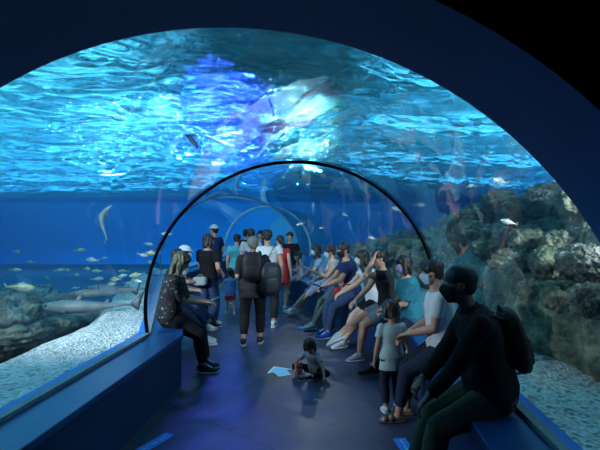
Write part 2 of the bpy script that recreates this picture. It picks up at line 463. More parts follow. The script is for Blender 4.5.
# ------------------------------------------------------------------ fish
m_silver = noise_mat('silver fish skin', (.35,.42,.40), (.75,.8,.72), 14, .35, .05, metallic=.3)
m_silver2 = noise_mat('yellowish fish skin', (.4,.4,.22), (.8,.78,.5), 14, .4, .05, metallic=.2)
m_darkfish = noise_mat('dark fish skin', (.01,.02,.03), (.03,.05,.07), 14, .4, .05)
m_shark = noise_mat('grey shark skin', (.10,.13,.14), (.19,.22,.22), 6, .5, .05)
m_pale = noise_mat('pale shark skin', (.4,.42,.4), (.7,.7,.66), 7, .5, .05)
m_eye = noise_mat('dark eye', (.004,.004,.005), (.01,.01,.012), 5, .1, 0)
def fin(parent, name, pts, th, mat):
    """thin solid fin from an outline in the xz plane (y = thickness)"""
    mb = MB(); n = len(pts)
    c = sum((Vector(p) for p in pts), Vector())/n
    f1 = [Vector(p) for p in pts]
    nr = (f1[1]-f1[0]).cross(f1[2]-f1[0]).normalized()*th
    mid = [c + nr*1.6, c - nr*1.6]
    mb.add(f1 + mid, [(i, (i+1) % n, n) for i in range(n)] + [((i+1) % n, i, n+1) for i in range(n)])
    return build(mb, name, mat, parent)
def fish(name, L, prof, mat, curve=0, dorsal=.5, tail=.2, compress=.45, shark=False):
    root = empty(name)
    def sp(t):   # spine; head at +x
        a = curve*(t-.5)
        return Vector((L*(.5-t), L*.5*curve*math.sin(t*PI*1.3)*.4, 0))
    n = 14; mb = MB()
    pts = [sp(i/n) for i in range(n+1)]; rads = []
    for i in range(n+1):
        t = i/n; h = interp(prof, t)[1]*L; rads.append((max(.002, h*compress), max(.002, h)))
    mb.tube(pts, rads, side=(0,1,0), seg=14); build(mb, 'body', mat, root)
    q = sp(1.0); th = .004*L
    if shark:
        fin(root, 'tail_fin', [q+Vector((.03*L,0,.01*L)), q+Vector((-.14*L,0,.17*L)), q+Vector((-.10*L,0,.05*L)), q+Vector((-.07*L,0,-.08*L)), q+Vector((.02*L,0,-.012*L))], th, mat)
        s_ = sp(.42); fin(root, 'dorsal_fin', [s_+Vector((.06*L,0,.05*L)), s_+Vector((-.05*L,0,.15*L)), s_+Vector((-.06*L,0,.055*L))], th, mat)
        s_ = sp(.72); fin(root, 'dorsal_fin', [s_+Vector((.04*L,0,.02*L)), s_+Vector((-.03*L,0,.09*L)), s_+Vector((-.04*L,0,.02*L))], th, mat)
        for k in (-1, 1):
            s_ = sp(.28); fin(root, 'pectoral_fin', [s_+Vector((.05*L,k*.05*L,-.02*L)), s_+Vector((-.10*L,k*.19*L,-.04*L)), s_+Vector((-.05*L,k*.05*L,-.03*L))], th, mat)
    else:
        fin(root, 'tail_fin', [q+Vector((.03*L,0,0)), q+Vector((-.15*L,0,.16*L)), q+Vector((-.08*L,0,0)), q+Vector((-.15*L,0,-.16*L))], th, mat)
        fin(root, 'dorsal_fin', [sp(.3)+Vector((0,0,.14*L)), sp(.45)+Vector((0,0,.24*L)), sp(.85)+Vector((0,0,.07*L)), sp(.6)+Vector((0,0,.11*L))], th, mat)
        for k in (-1, 1):
            s_ = sp(.3); fin(root, 'pectoral_fin', [s_+Vector((0,k*.06*L,-.02*L)), s_+Vector((-.14*L,k*.13*L,-.07*L)), s_+Vector((-.05*L,k*.06*L,-.06*L))], th, mat)
    for k in (-1, 1):
        e = MB(); e.ell(sp(.1) + Vector((0, k*interp(prof, .1)[1]*L*compress*.92, .02*L)), .014*L, seg=8, rings=6); build(e, 'eye', m_eye, root)
    return root
P_BASS = [(0,.02),(.08,.08),(.3,.17),(.5,.17),(.75,.09),(.92,.04),(1,.045)]
P_SHARK = [(0,.012),(.08,.045),(.28,.078),(.45,.075),(.7,.04),(.92,.016),(1,.012)]
f0 = fish('fish', .24, P_BASS, m_silver); f1 = fish('fish', .26, P_BASS, m_silver2, curve=.25)
FL = [(80,250,8),(92,260,7.5),(16,270,7.5),(60,270,8.5),(68,270,8.2),(87,269,8),(97,271,8.6),(98,279,8),(115,279.5,7.8),(112,284,7.4),(76,275,8.8),(122,276,8.5),
      (136,275,8),(137,281,7.5),(143,255,8),(149,244,8.5),(152,253,8.2),(166,234,7.5),(82,297,8),(75,288,9),(123,271,9.5),(55,295,9),(63,303,9.5),(128,283,9),(17,252,9),
      (47,278,9.5),(31,262,10),(105,292,9.5),(140,300,8),(150,262,9.5),(104,258,10),(36,290,9)]
m_used = [0, 0]
def place_fish(src, used, loc, rot, lab, grp, sc=1):
    o = src if not used[0] else copy_tree(src); used[0] = 1
    o.location = loc; o.rotation_euler = rot; o.scale = (sc,)*3
    tag(o, lab, 'fish', grp)
u0 = [0]; u1 = [0]
for i, (px, py, Y) in enumerate(FL):
    a = rnd.choice([0, PI]) + rnd.uniform(-.6, .6)
    place_fish(f0 if i % 4 else f1, u0 if i % 4 else u1, at(px, Y, EYE-(py-226)/F*Y), (rnd.uniform(-.1,.1), rnd.uniform(-.25,.25), a),
               'small silvery fish swimming in the shoal beyond the left glass', 'small fish beyond the left glass', rnd.uniform(.6, .95))
f2 = fish('fish', .34, P_BASS, m_silver2); f2.location = at(22, 6.2, EYE-(287.5-226)/F*6.2); f2.rotation_euler = (0, .1, .3); tag(f2, 'plump yellowish fish above the left rock pile, largest of the shoal', 'fish')
for i, (px, py, Y) in enumerate([(396,209,7),(372,238,8),(345,215,8.5),(322,228,9),(300,224,9),(420,205,6.2),(500,181,5.0),(508,222,4.6),(470,186,6),(560,180,4.6)]):
    a = rnd.choice([0, PI]) + rnd.uniform(-.7, .7)
    place_fish(f0, u0, at(px, Y, EYE-(py-226)/F*Y), (0, rnd.uniform(-.5,.5), a), 'small silvery fish swimming near the rock wall', 'small fish beyond the right glass', rnd.uniform(.5, .8))
f3 = fish('fish', .42, [(0,.02),(.1,.07),(.35,.1),(.6,.09),(.9,.03),(1,.03)], m_darkfish); f3.location = at(190, 7.0, EYE+(226-137.5)/F*7.0); f3.rotation_euler = (0, .9, 0)
tag(f3, 'dark slim fish silhouetted under the bright water surface', 'fish')
s1 = fish('shark', .62, P_SHARK, m_pale, curve=.9, compress=1, shark=True); s1.location = at(107, 8.0, EYE-(222-226)/F*8.0); s1.rotation_euler = (R(70), R(-75), R(20))
tag(s1, 'small pale shark climbing upright in the blue water on the left', 'shark')
for k, (px, py, Y, L, a, lb) in enumerate([(86, .60, 6.2, 1.2, PI+.12, 'largest grey shark gliding low beside the left rocks'),
                     (114, .62, 7.7, 1.1, PI-.1, 'grey shark gliding low behind, its tail fin raised, farthest right'),
                     (101, .66, 7.0, .9, PI+.3, 'smaller grey shark between the other two low over the tank floor')]):
    s_ = fish('shark', L, P_SHARK, m_shark, curve=.2, compress=1.15, shark=True); s_.location = at(px, Y, py); s_.rotation_euler = (0, 0, a); tag(s_, lb, 'shark')
# ------------------------------------------------------------------ floor markings
m_sign = noise_mat('sky blue floor sticker', (.03,.30,.85), (.035,.33,.9), 5, .45, 0)
m_white = noise_mat('white print', (.7,.75,.8), (.8,.85,.9), 5, .5, 0)
def sticker(px, py, w, l, rz, label):
    Y = EYE*F/(py-226); e = empty('floor_sticker', at(px, Y, .001), rz); tag(e, label, 'sticker')
    mb = MB(); mb.box((0,0,.0015), (w/2, l/2, .0015)); build(mb, 'backing', m_sign, e, smooth=False)
    mb = MB()
    r_ = random.Random(5)
    for row in (.1,):
        y = -l/2 + .08*l
        while y < l/2 - .1*l:
            k = r_.uniform(.005, .009); mb.box((row*w*.16, y+k, .0035), (w*.08, k*.55, .0006)); y += 2*k+(.004 if r_.random() < .8 else .016)
    build(mb, 'lettering', m_white, e, smooth=False)
sticker(148, 447, .10, .46, R(-32+9), 'long blue floor sticker with small white lettering near the left bench')
sticker(406, 449, .10, .34, R(10), 'blue floor sticker with small white lettering by the knees of the man in black')
sticker(311, 329, .10, .5, R(60), 'small blue floor sticker far off beside the blue shoe')
e = empty('floor_arrow', at(280, EYE*F/(371.5-226), .001), R(28)); tag(e, 'pale blue arrow sticker with white edge on the floor beside the sitting toddler', 'sticker')
def arrow(s, z, name, mat):
    P_ = [(0,.15),(.115,.0),(.055,.0),(.055,-.12),(-.055,-.12),(-.055,0),(-.115,0)]
    mb = MB(); n = len(P_)
    vs = [(x*s, y*s, 0) for x, y in P_] + [(x*s, y*s, z) for x, y in P_]
    mb.add(vs, [tuple(range(n)), tuple(range(2*n-1, n-1, -1))] + [(i, i+n, (i+1) % n + n, (i+1) % n) for i in range(n)])
    build(mb, name, mat, e, smooth=False)
arrow(1.4, .002, 'border', m_white); arrow(1.14, .003, 'arrow_face', noise_mat('pale blue sticker', (.25,.6,.9), (.3,.65,.95), 5, .5, 0))
# ------------------------------------------------------------------ people
def fuse(mb, voxel, smooth=3, disp=None, name='m'):
    me = bpy.data.meshes.new(name); me.from_pydata(mb.v, [], mb.f); me.update()
    o = bpy.data.objects.new(name, me); COL.objects.link(o)
    r = o.modifiers.new('r', 'REMESH'); r.mode = 'VOXEL'; r.voxel_size = voxel; r.use_smooth_shade = True
    if smooth:
        s = o.modifiers.new('s', 'SMOOTH'); s.factor = .5; s.iterations = smooth
    dg = bpy.context.evaluated_depsgraph_get()
    out = bpy.data.meshes.new_from_object(o.evaluated_get(dg)); bpy.data.objects.remove(o); bpy.data.meshes.remove(me)
    if disp:
        n_ = len(out.vertices); co = np.empty(n_*3, np.float32); no = np.empty(n_*3, np.float32)
        out.vertices.foreach_get('co', co); out.vertices.foreach_get('normal', no)
        dv = np.array([disp(Vector(c)) for c in co.reshape(-1, 3)], np.float32)
        out.vertices.foreach_set('co', (co.reshape(-1, 3) + no.reshape(-1, 3)*dv[:, None]).ravel()); out.update()
    return out
def folds(a=.006, s=9):
    return lambda p: a*(noise.noise(p*s) + .6*noise.noise(Vector((p.x*s*2, p.y*s*2, p.z*s*.8))))
def strands(a=.006):
    return lambda p: a*noise.noise(Vector((p.x*45, p.y*45, p.z*9))) + a*.8*noise.noise(p*14)
SKIN = {}
def skin(tone):
    if tone not in SKIN:
        c = {'tan': (.50,.27,.19), 'light': (.62,.38,.29), 'brown': (.22,.115,.08)}[tone]
        m = noise_mat('skin ' + tone, v3(c, .9), c, 12, .55, .05, spec=.35); SKIN[tone] = m
        m.node_tree.nodes['Principled BSDF'].inputs['Subsurface Weight'].default_value = .0
    return SKIN[tone]
def ik(a, b, l1, l2, pole):
    d = b - a; L = min(d.length, (l1+l2)*.995); 
    dn = d.normalized(); b2 = a + dn*L
    x = (l1*l1 - l2*l2 + L*L)/(2*L); h = math.sqrt(max(0, l1*l1 - x*x))
    p = Vector(pole) - dn*Vector(pole).dot(dn)
    if p.length < 1e-5: p = dn.orthogonal()
    return a + dn*x + p.normalized()*h, b2
def fr3(y, z):
    y = y.normalized(); x = y.cross(z).normalized(); z = x.cross(y)
    return Matrix((x, y, z)).transposed()
TOR = [(-.12,.088,.062),(0,.100,.070),(.2,.090,.064),(.4,.078,.058),(.6,.088,.064),(.78,.100,.066),(.9,.096,.054),(.97,.062,.045),(1.0,.04,.038)]
HAIRM = {}
def hair_mat(c):
    if c not in HAIRM:
        HAIRM[c] = noise_mat('hair', v3(c, .6), v3(c, 1.3), 40, .55, .5, stretch=(1,1,.12), spec=.5, dist=.004)
    return HAIRM[c]
BLK = (.012,.010,.010)
class P: pass
def person(loc, rz, H=1.62, label='', group=None, sit=False, lean=(0, 0), side=0, twist=0, head=(0, 0), tone='tan', wd=1.0, belly=0, hs=1.0,
           hands=(None, None), poles=(None, None), curl=(35, 35), palm=(None, None), feet=(None, None), kpole=(None, None), toes=(None, None), pel=None, floor=False,
           top=None, hem=-.14, sleeve=.55, neck=0, bottom=None, cuff=.93, skirt=None, shoe=((.02,.02,.025), (.7,.72,.75)), sandal=False,
           hair='short', hairc=BLK, mask=None, cap=None, vox=.009, loose=.012, watch=None, hairlen=1.0):
    root = empty('person', (loc[0], loc[1], 0), R(rz)); tag(root, label, 'person', group)
    Minv = (Matrix.Translation((loc[0], loc[1], 0)) @ Matrix.Rotation(R(rz), 4, 'Z')).inverted()
    W = lambda v: (Minv @ v) if isinstance(v, Vector) else (Vector(v)*H if v is not None else None)
    X, Y, Z = Vector((1,0,0)), Vector((0,1,0)), Vector((0,0,1))
    if pel is None: pel = (HB + .072*H) if sit else (.05*H if floor else .525*H)
    pv = Vector((0, 0, pel))
    # spine
    L = .30*H; n = 10; sp = [pv]; dirs = []
    for i in range(n+1):
        t = i/n; a = R(lean[0] + (lean[1]-lean[0])*t); b = R(side*t)
        d = Vector((math.sin(b), math.sin(a)*math.cos(b), math.cos(a)*math.cos(b))); dirs.append(d)
        if i < n: sp.append(sp[-1] + d*(L/n))
    def S(t):
        if t <= 0: return pv + dirs[0]*(L*t), dirs[0]
        k = min(n-1e-6, t*n); i = int(k); return sp[i].lerp(sp[i+1], k-i), dirs[i]
    def sidev(t): return Matrix.Rotation(R(twist*max(0, t)), 3, 'Z') @ X
    def torso(mb, t0, t1, e, flare=0):
        ts = [t0] + [r[0] for r in TOR if t0+.02 < r[0] < t1-.02] + [t1]
        pts, rad = [], []
        for t in ts:
            _, w, dp = interp(TOR, t); p, d = S(t)
            bl = belly*.02*H*max(0, 1-abs(t-.25)/.4)
            f = d.cross(sidev(t)) * -1
            pts.append(p - f*(0) + (Vector((0,1,0))*bl*.7)); rad.append((w*H*wd + e + flare*max(0, .3-t), dp*H*(.5+.5*wd) + e + bl))
        # rings stay perpendicular to the spine by direction of neighbours
        mb.tube(pts, rad, side=sidev(.5) if twist else X, seg=22)
    sj = []
    for k in (-1, 1):
        p, d = S(.90); sj.append(p + sidev(.9)*(k*.098*H*wd))
    hj = [pv + X*(k*.052*H*wd) - dirs[0]*(.01*H) for k in (-1, 1)]
    # feet
    an, kn = [], []
    for i, k in enumerate((-1, 1)):
        f = W(feet[i])
        if f is None: f = Vector((k*.062*H, .30*H if sit else .0 + .02*H*k, .045*H))
        kp = W(kpole[i]) if isinstance(kpole[i], Vector) else (Vector(kpole[i]) if kpole[i] else Vector((k*.12, 1, .5 if sit else 0)))
        m_, f2 = ik(hj[i], f, .245*H, .235*H, kp); kn.append(m_); an.append(f2)
    # arms
    el, wr = [], []
    for i, k in enumerate((-1, 1)):
        h = W(hands[i])
        if h is None:
            h = Vector((k*.06*H, .20*H, pel + .085*H)) if sit else sj[i] + Vector((k*.035*H, .04*H, -.30*H))
        po = Vector(poles[i]) if poles[i] else Vector((k*.5, -1, -.5))
        m_, h2 = ik(sj[i], h, .165*H, .148*H, po); el.append(m_); wr.append(h2)
    # head frame
    nb, nd = S(1.0)
    hy, hp = R(head[0]), R(head[1])
    Mh = Matrix.Rotation(hy, 3, 'Z') @ Matrix.Rotation(-hp, 3, 'X')
    hd = .132*H*hs
    hc = nb + (nd*.55 + Z*.45).normalized()*(.036*H + .45*hd) + Mh @ Vector((0, .10*hd, 0))
    h_ = lambda x, y, z: hc + Mh @ (Vector((x, y, z))*hd)
    # ---------- body (one continuous skin)
    mb = MB()
    torso(mb, -.12, 1.0, -.004)
    mb.ell(pv, (.09*H*wd, .06*H, .055*H), seg=16)
    mb.tube([nb - nd*.03*H, nb + nd*.02*H, h_(0, -.10, -.2)], [.040*H, .031*H, .030*H], seg=14)
    mb.ell(h_(0, -.05, .12), (.34*hd, .42*hd, .38*hd), Mh, 22, 16)
    mb.ell(h_(0, .07, -.14), (.27*hd, .30*hd, .35*hd), Mh, 20, 14)
    mb.ell(h_(0, .22, -.40), (.12*hd, .11*hd, .085*hd), Mh)
    mb.ell(h_(0, .30, .13), (.2*hd, .07*hd, .045*hd), Mh)
    mb.tube([h_(0, .33, .08), h_(0, .40, -.03), h_(0, .44, -.11)], [.035*hd, .045*hd, .055*hd], seg=10)
    mb.ell(h_(0, .41, -.115), (.075*hd, .05*hd, .04*hd), Mh)
    mb.ell(h_(0, .355, -.225), (.11*hd, .035*hd, .025*hd), Mh); mb.ell(h_(0, .345, -.27), (.095*hd, .04*hd, .03*hd), Mh)
    for k in (-1, 1):
        mb.ell(h_(k*.345, -.03, -.03), (.035*hd, .085*hd, .13*hd), Mh, 12, 8)
        mb.ell(h_(k*.17, .22, -.10), (.10*hd, .10*hd, .09*hd), Mh)
    for i, k in enumerate((-1, 1)):
        mb.cap(sj[i] - Vector((0,0,.003*H)), el[i], .027*H, .024*H); mb.cap(el[i], el[i].lerp(wr[i], .35), .0245*H, .0245*H); mb.cap(el[i].lerp(wr[i], .35), wr[i], .0245*H, .0155*H)
        mb.ell(sj[i] - Vector((0,0,.004*H)), .029*H)
        mb.cap(hj[i], kn[i], .052*H, .035*H); mb.cap(kn[i], kn[i].lerp(an[i], .35), .034*H, .036*H); mb.cap(kn[i].lerp(an[i], .35), an[i], .036*H, .020*H)
        # hand
        d = (wr[i] - el[i]).normalized()
        if palm[i] is not None: nr = Vector(palm[i])
        else: nr = Vector((0, .15, -1)) if (sit or floor) else Vector((-k, 0, 0))
        if sit and hands[i] is None: d = (d*.6 + Vector((0, .9, -.25))).normalized()
        s_ = d.cross(nr).normalized(); nr = s_.cross(d).normalized()      # nr = where the palm faces
        th = s_ * (-k if s_.dot(Vector((-k, 0, 0))) * (-k) >= 0 or True else k)
        # thumb side: towards the body's midline
        th = s_ if s_.x * k < 0 else -s_
        if abs(s_.x) < .3: th = s_ if s_.y > 0 else -s_
        hsz = H*(1.0 if hs < 1.15 else 1.05)
        kn_c = wr[i] + d*.052*hsz
        mb.tube([wr[i]-d*.01*hsz, wr[i]+d*.015*hsz, kn_c, kn_c + d*.006*hsz], [(.015*hsz,.011*hsz),(.021*hsz,.011*hsz),(.025*hsz,.0095*hsz),(.023*hsz,.008*hsz)], side=s_, seg=14)
        for q, (o_, ln) in enumerate(((.0185,.040),(.0063,.046),(-.0063,.043),(-.0185,.034))):
            b0 = kn_c + th*(o_*hsz); dd = (d + th*(o_*6)).normalized(); c_ = R(curl[i])*(.85+.1*q)
            d1 = (dd*math.cos(c_*.5) + nr*math.sin(c_*.5)); d2 = (dd*math.cos(c_*1.5) + nr*math.sin(c_*1.5))
            p1 = b0 + d1*(ln*.5*hsz); p2 = p1 + d2*(ln*.5*hsz)
            mb.cap(b0 - d*.008*hsz, p1, .0054*hsz, .0050*hsz, 8); mb.cap(p1, p2, .0050*hsz, .0042*hsz, 8)
        t0 = wr[i] + d*.014*hsz + th*.015*hsz; t1 = t0 + (d*.6 + th*.7 + nr*.3).normalized()*.026*hsz; t2 = t1 + (d*.9 + th*.25 + nr*.35).normalized()*.024*hsz
        mb.cap(t0, t1, .0075*hsz, .006*hsz, 8); mb.cap(t1, t2, .006*hsz, .0048*hsz, 8)
    # feet
    ff = []
    for i, k in enumerate((-1, 1)):
        td = toes[i]
        td = Vector(td).normalized() if td is not None else Vector((k*.12, 1, 0)).normalized()
        sh = (kn[i] - an[i]).normalized()
        up = Z if abs(td.z) < .35 else sh
        M = fr3(td, up); ff.append(M)
        q = lambda x, y, z, i=i, M=M: an[i] + M @ (Vector((x, y, z))*H)
        mb.tube([q(0,-.028,-.022), q(0,0,-.018), q(0,.05,-.026), q(0,.092,-.033)], [(.016*H,.016*H),(.020*H,.020*H),(.025*H,.014*H),(.02*H,.007*H)], side=M @ X, seg=12)
    me = fuse(mb, vox, 3 if vox > .006 else 4); link('body', me, skin(tone), root)
    # eyes
    for k in (-1, 1):
        mb = MB(); mb.ell(h_(k*.135, .315, .055), .052*hd, seg=12, rings=8); ey = build(mb, 'eye', m_eyew, root)
        mb = MB(); mb.ell(h_(k*.135, .352, .055), .024*hd, seg=10, rings=6); build(mb, 'iris', hair_mat(BLK), ey)
        mb = MB(); mb.tube([h_(k*.06, .375, .135), h_(k*.14, .372, .155), h_(k*.22, .325, .13)], .014*hd, seg=6); build(mb, 'eyebrow', hair_mat(BLK), root)
    # ---------- clothes
    e = loose*H/1.62
    if top is not None:
        mb = MB(); torso(mb, hem, .985 if not neck else 1.0, e, flare=.03*H)
        for i in (0, 1):
            mb.ell(sj[i] - Vector((0,0,.004*H)), .031*H + e*.7)
            r0, r1 = .030*H + e*.75, .029*H + e*1.05
            if sleeve <= 1: mb.tube([sj[i], sj[i].lerp(el[i], sleeve)], [r0, r1], seg=16)
            else:
                mb.cap(sj[i], el[i], r0, .025*H + e*.8); mb.tube([el[i], el[i].lerp(wr[i], sleeve-1)], [.026*H + e*.8, .020*H + e*.7], seg=16)
        if sleeve < .1:
            pass
        if neck: mb.tube([S(.93)[0], nb + nd*.02*H], [.05*H, .038*H], seg=14)
        link('shirt' if skirt is None or bottom is not None else 'dress', fuse(mb, vox*1.1, 2, folds(.007*H/1.6)), top, root)
    if skirt is not None:
        smat, sl = skirt; mb = MB()
        torso(mb, -.12, .3, e*1.05)
        km = (kn[0]+kn[1])/2; pts = [pv, pv.lerp(km, .5*sl), pv.lerp(km, sl)]
        if not sit and not floor: pts = [pv + Z*.03*H, pv - Z*.12*H*sl, pv - Z*.25*H*sl]
        wk = abs((kn[1]-kn[0]).x)/2 + .05*H
        mb.tube(pts, [(.108*H*wd, .072*H), (.11*H*wd, .066*H), (max(.10*H, wk), .058*H)] if sit or floor else [(.10*H*wd,.078*H), (.125*H*wd,.10*H), (.145*H*wd,.12*H)], side=X, seg=22)
        mb.ell(pv, (.104*H*wd, .075*H, .06*H))
        link('skirt', fuse(mb, vox*1.1, 2, folds(.008*H/1.6, 7)), smat, root)
    if bottom is not None:
        mb = MB(); torso(mb, -.12, .16, e*.75)
        mb.ell(pv - dirs[0]*.01*H, (.098*H*wd, .070*H, .062*H), seg=18)
        for i in (0, 1):
            a, b, c = hj[i], kn[i], an[i]
            rt, rk, ra_ = .056*H*(.6+.4*wd) + e*.7, .038*H + e*.6, .026*H + e*.7
            if cuff < .5: # shorts: cuff counts along the thigh (x2)
                mb.ell(a, rt); mb.tube([a, a.lerp(b, cuff*2)], [rt, rt*.5 + rk*.5 + .008], seg=18)
            else:
                mb.cap(a, b, rt, rk); mb.tube([b, b.lerp(c, .35), b.lerp(c, (cuff-.5)*2)], [rk, .039*H + e*.5, ra_], seg=16)
        link('shorts' if cuff < .5 else 'trousers', fuse(mb, vox*1.1, 2, folds(.006*H/1.6)), bottom, root)
    # ---------- shoes
    if shoe is not None:
        up_c, so_c = shoe
        for i, k in enumerate((-1, 1)):
            M = ff[i]; q = lambda x, y, z, i=i, M=M: an[i] + M @ (Vector((x, y, z))*H)
            if not sandal:
                mb = MB()
                mb.tube([q(0,-.040,-.018), q(0,-.034,-.010), q(0,-.012,-.006), q(0,.022,-.012), q(0,.055,-.021), q(0,.085,-.026), q(0,.101,-.029)],
                        [(.014*H,.014*H),(.022*H,.024*H),(.0255*H,.030*H),(.027*H,.025*H),(.029*H,.017*H),(.025*H,.012*H),(.013*H,.007*H)], side=M @ X, seg=18, pw=2.4)
                mb.tube([q(0,-.006,.0), q(0,-.008,.018)], [.028*H, .027*H], seg=14)
                s1 = build(mb, 'shoe', fabric('shoe %s' % (up_c,), up_c, .6), root)
                mb = MB()
                mb.tube([q(0,.022,.016), q(0,.045,.0), q(0,.06,-.006)], [(.012*H,.004*H)]*3, side=M @ X, seg=8)
                build(mb, 'laces', fabric('sole %s' % (so_c,), so_c, .7), s1)
            else:
                mb = MB()
                for y_ in (.035, .07): mb.tube([q(-.027,y_,-.036), q(-.02,y_,-.012), q(0,y_,-.006 if y_ < .05 else -.012), q(.02,y_,-.012), q(.027,y_,-.036)], [(.010*H,.003*H)]*5, side=M @ Y, seg=8)
                s1 = build(mb, 'sandal', fabric('shoe %s' % (up_c,), up_c, .6), root)
            mb = MB()
            mb.tube([q(0,-.045,-.0385), q(0,-.036,-.0385), q(0,0,-.0385), q(0,.05,-.0385), q(0,.09,-.0375), q(0,.107,-.035)],
                    [(.012*H,.0062*H),(.024*H,.0065*H),(.027*H,.0065*H),(.031*H,.006*H),(.027*H,.006*H),(.012*H,.005*H)], side=M @ X, seg=18, pw=3)
            build(mb, 'sole', fabric('sole %s' % (so_c,), so_c, .7), s1)
    # ---------- hair, cap, mask
    hm = hair_mat(hairc)
    if hair:
        mb = MB()
        if hair == 'buzz':
            mb.ell(h_(0, -.07, .165), (.362*hd, .432*hd, .375*hd), Mh, 22, 16); mb.ell(h_(0, -.2, -.02), (.315*hd, .27*hd, .30*hd), Mh, 18, 12); dsp = None
        else:
            mb.ell(h_(0, -.085, .175), (.392*hd, .462*hd, .405*hd), Mh, 22, 16); dsp = strands(.009*hd/.22)
            mb.ell(h_(0, -.26, -.05), (.31*hd, .24*hd, .32*hd), Mh, 18, 12)
            if hair in ('fringe', 'long', 'bob', 'bowl'):
                mb.tube([h_(-.33,.12,.12), h_(-.2,.28,.27), h_(0,.34,.31), h_(.2,.28,.27), h_(.33,.12,.12)], [.07*hd,.085*hd,.085*hd,.085*hd,.07*hd], seg=10)
        if hair in ('long', 'bob', 'bowl'):
            l = {'long': 1.15, 'bob': .62, 'bowl': .40}[hair]*hairlen
            down = (Vector((0,0,-1))*.6 + Mh @ Vector((0,0,-1))*.4 - nd*.35*(1 if l > .7 else 0)).normalized()
            b0 = h_(0, -.20, .05); b1 = h_(0, -.27, -.30); 
            mb.tube([b0, b1, b1 + down*(l-.35)*hd*.6 - Mh @ Y*.03*hd, b1 + down*(l-.30)*hd], [(.38*hd,.24*hd), (.37*hd,.19*hd), (.36*hd,.15*hd), (.26*hd,.09*hd)], side=Mh @ X, seg=18)
            for k in (-1, 1):
                c0 = h_(k*.33, .04, .12); c1 = h_(k*.36, .03, -.25)
                mb.tube([c0, c1, c1 + down*(l*.8-.25)*hd, c1 + down*(l-.25)*hd], [(.08*hd,.16*hd),(.085*hd,.15*hd),(.08*hd,.13*hd),(.03*hd,.06*hd)], side=Mh @ X, seg=12)
        if hair == 'bun': mb.ell(h_(0, -.50, .33), (.19*hd, .17*hd, .17*hd), Mh)
        if hair == 'pony': mb.tube([h_(0,-.42,.2), h_(0,-.62,.1), h_(0,-.66,-.25), h_(0,-.6,-.6)], [.08*hd,.12*hd,.11*hd,.03*hd], seg=12)
        if hair == 'curly':
            mb.ell(h_(0, -.10, .12), (.45*hd, .48*hd, .46*hd), Mh, 22, 14); mb.ell(h_(0, -.24, -.12), (.38*hd, .26*hd, .34*hd), Mh, 18, 12)
            for a in range(26):
                t = a*2.4; z = .5 - a*.034
                mb.ell(h_(.36*math.cos(t)*math.sqrt(max(0,1-z*z*1.6)), -.12+.42*math.sin(t)*math.sqrt(max(0,1-z*z*1.6)) if math.sin(t) < .6 else .1, .12+z*.75), .15*hd)
        link('hair', fuse(mb, min(vox, .008), 1, dsp), hm, root)
    if cap is not None:
        mb = MB(); mb.ell(h_(0, -.07, .21), (.43*hd, .50*hd, .41*hd), Mh, 22, 14)
        mb.v = [tuple(Vector(v)) if (Mh.inverted() @ (Vector(v)-hc)).z > .17*hd else tuple(Vector(v) + Mh @ Vector((0,0,.17*hd - (Mh.inverted() @ (Vector(v)-hc)).z))) for v in mb.v]
        c_ = build(mb, 'cap', cap, root)
        mb = MB(); mb.tube([h_(0,.22,.22), h_(0,.45,.20), h_(0,.66,.14), h_(0,.72,.12)], [(.33*hd,.03*hd),(.31*hd,.02*hd),(.24*hd,.018*hd),(.1*hd,.012*hd)], side=Mh @ X, seg=18)
        build(mb, 'cap_brim', cap, c_)
    if mask is not None:
        mb = MB(); nu, nv = 16, 10; vs = []
        for lay in (0, 1):
            for i in range(nu+1):
                th_ = R(-78 + 156*i/nu)
                for j in range(nv+1):
                    z = .005 - .475*j/nv + .10*(abs(i/nu-.5)*2)**2*(.5 - j/nv)*-1
                    k_ = math.sqrt(max(.05, 1 - ((z+.14)/.46)**2))
                    bul = .10*math.exp(-(th_/.45)**2)*math.exp(-((z+.13)/.16)**2)
                    rr_ = 1.0 + lay*.05
                    vs.append(h_(.315*k_*math.sin(th_)*rr_, .06 + (.335*k_ + bul)*math.cos(th_)*rr_, z))
        s0 = (nu+1)*(nv+1); fs = []
        for i in range(nu):
            for j in range(nv):
                a = i*(nv+1)+j; fs += [(a, a+nv+1, a+nv+2, a+1), (s0+a, s0+a+1, s0+a+nv+2, s0+a+nv+1)]
        for i in range(nu):
            for j in (0, nv): a = i*(nv+1)+j; fs.append((a, a+nv+1, s0+a+nv+1, s0+a))
        for j in range(nv):
            for i in (0, nu): a = i*(nv+1)+j; fs.append((a, a+1, s0+a+1, s0+a))
        mb.add(vs, fs)
        for k in (-1, 1):
            for z in (.03, -.28): mb.tube([h_(k*.30, .12, z*.8-.02), h_(k*.36, -.06, .0 if z > 0 else -.12)], .010*hd, seg=5)
        build(mb, 'face_mask', fabric('mask %s' % (mask,), mask, .8), root)
    if watch is not None:
        i = watch; d = (wr[i]-el[i]).normalized(); mb = MB(); mb.tube([wr[i]-d*.025*H, wr[i]-d*.012*H], [.0195*H, .0185*H], seg=14)
        build(mb, 'wristwatch', m_steel, root)
    p = P(); p.root = root; p.M = Minv.inverted(); p.wr = [p.M @ w for w in wr]; p.kn = [p.M @ k for k in kn]; p.S = lambda t: p.M @ S(t)[0]
    p.hd = hd; p.hc = p.M @ hc; p.H = H; p.rz = rz; p.lean = lean
    # middle of each palm
    p.pl = [p.M @ (wr[i] + (wr[i]-el[i]).normalized()*.06*H) for i in (0, 1)]
    return p
m_eyew = noise_mat('eye white', (.5,.5,.48), (.6,.6,.58), 9, .3, 0)
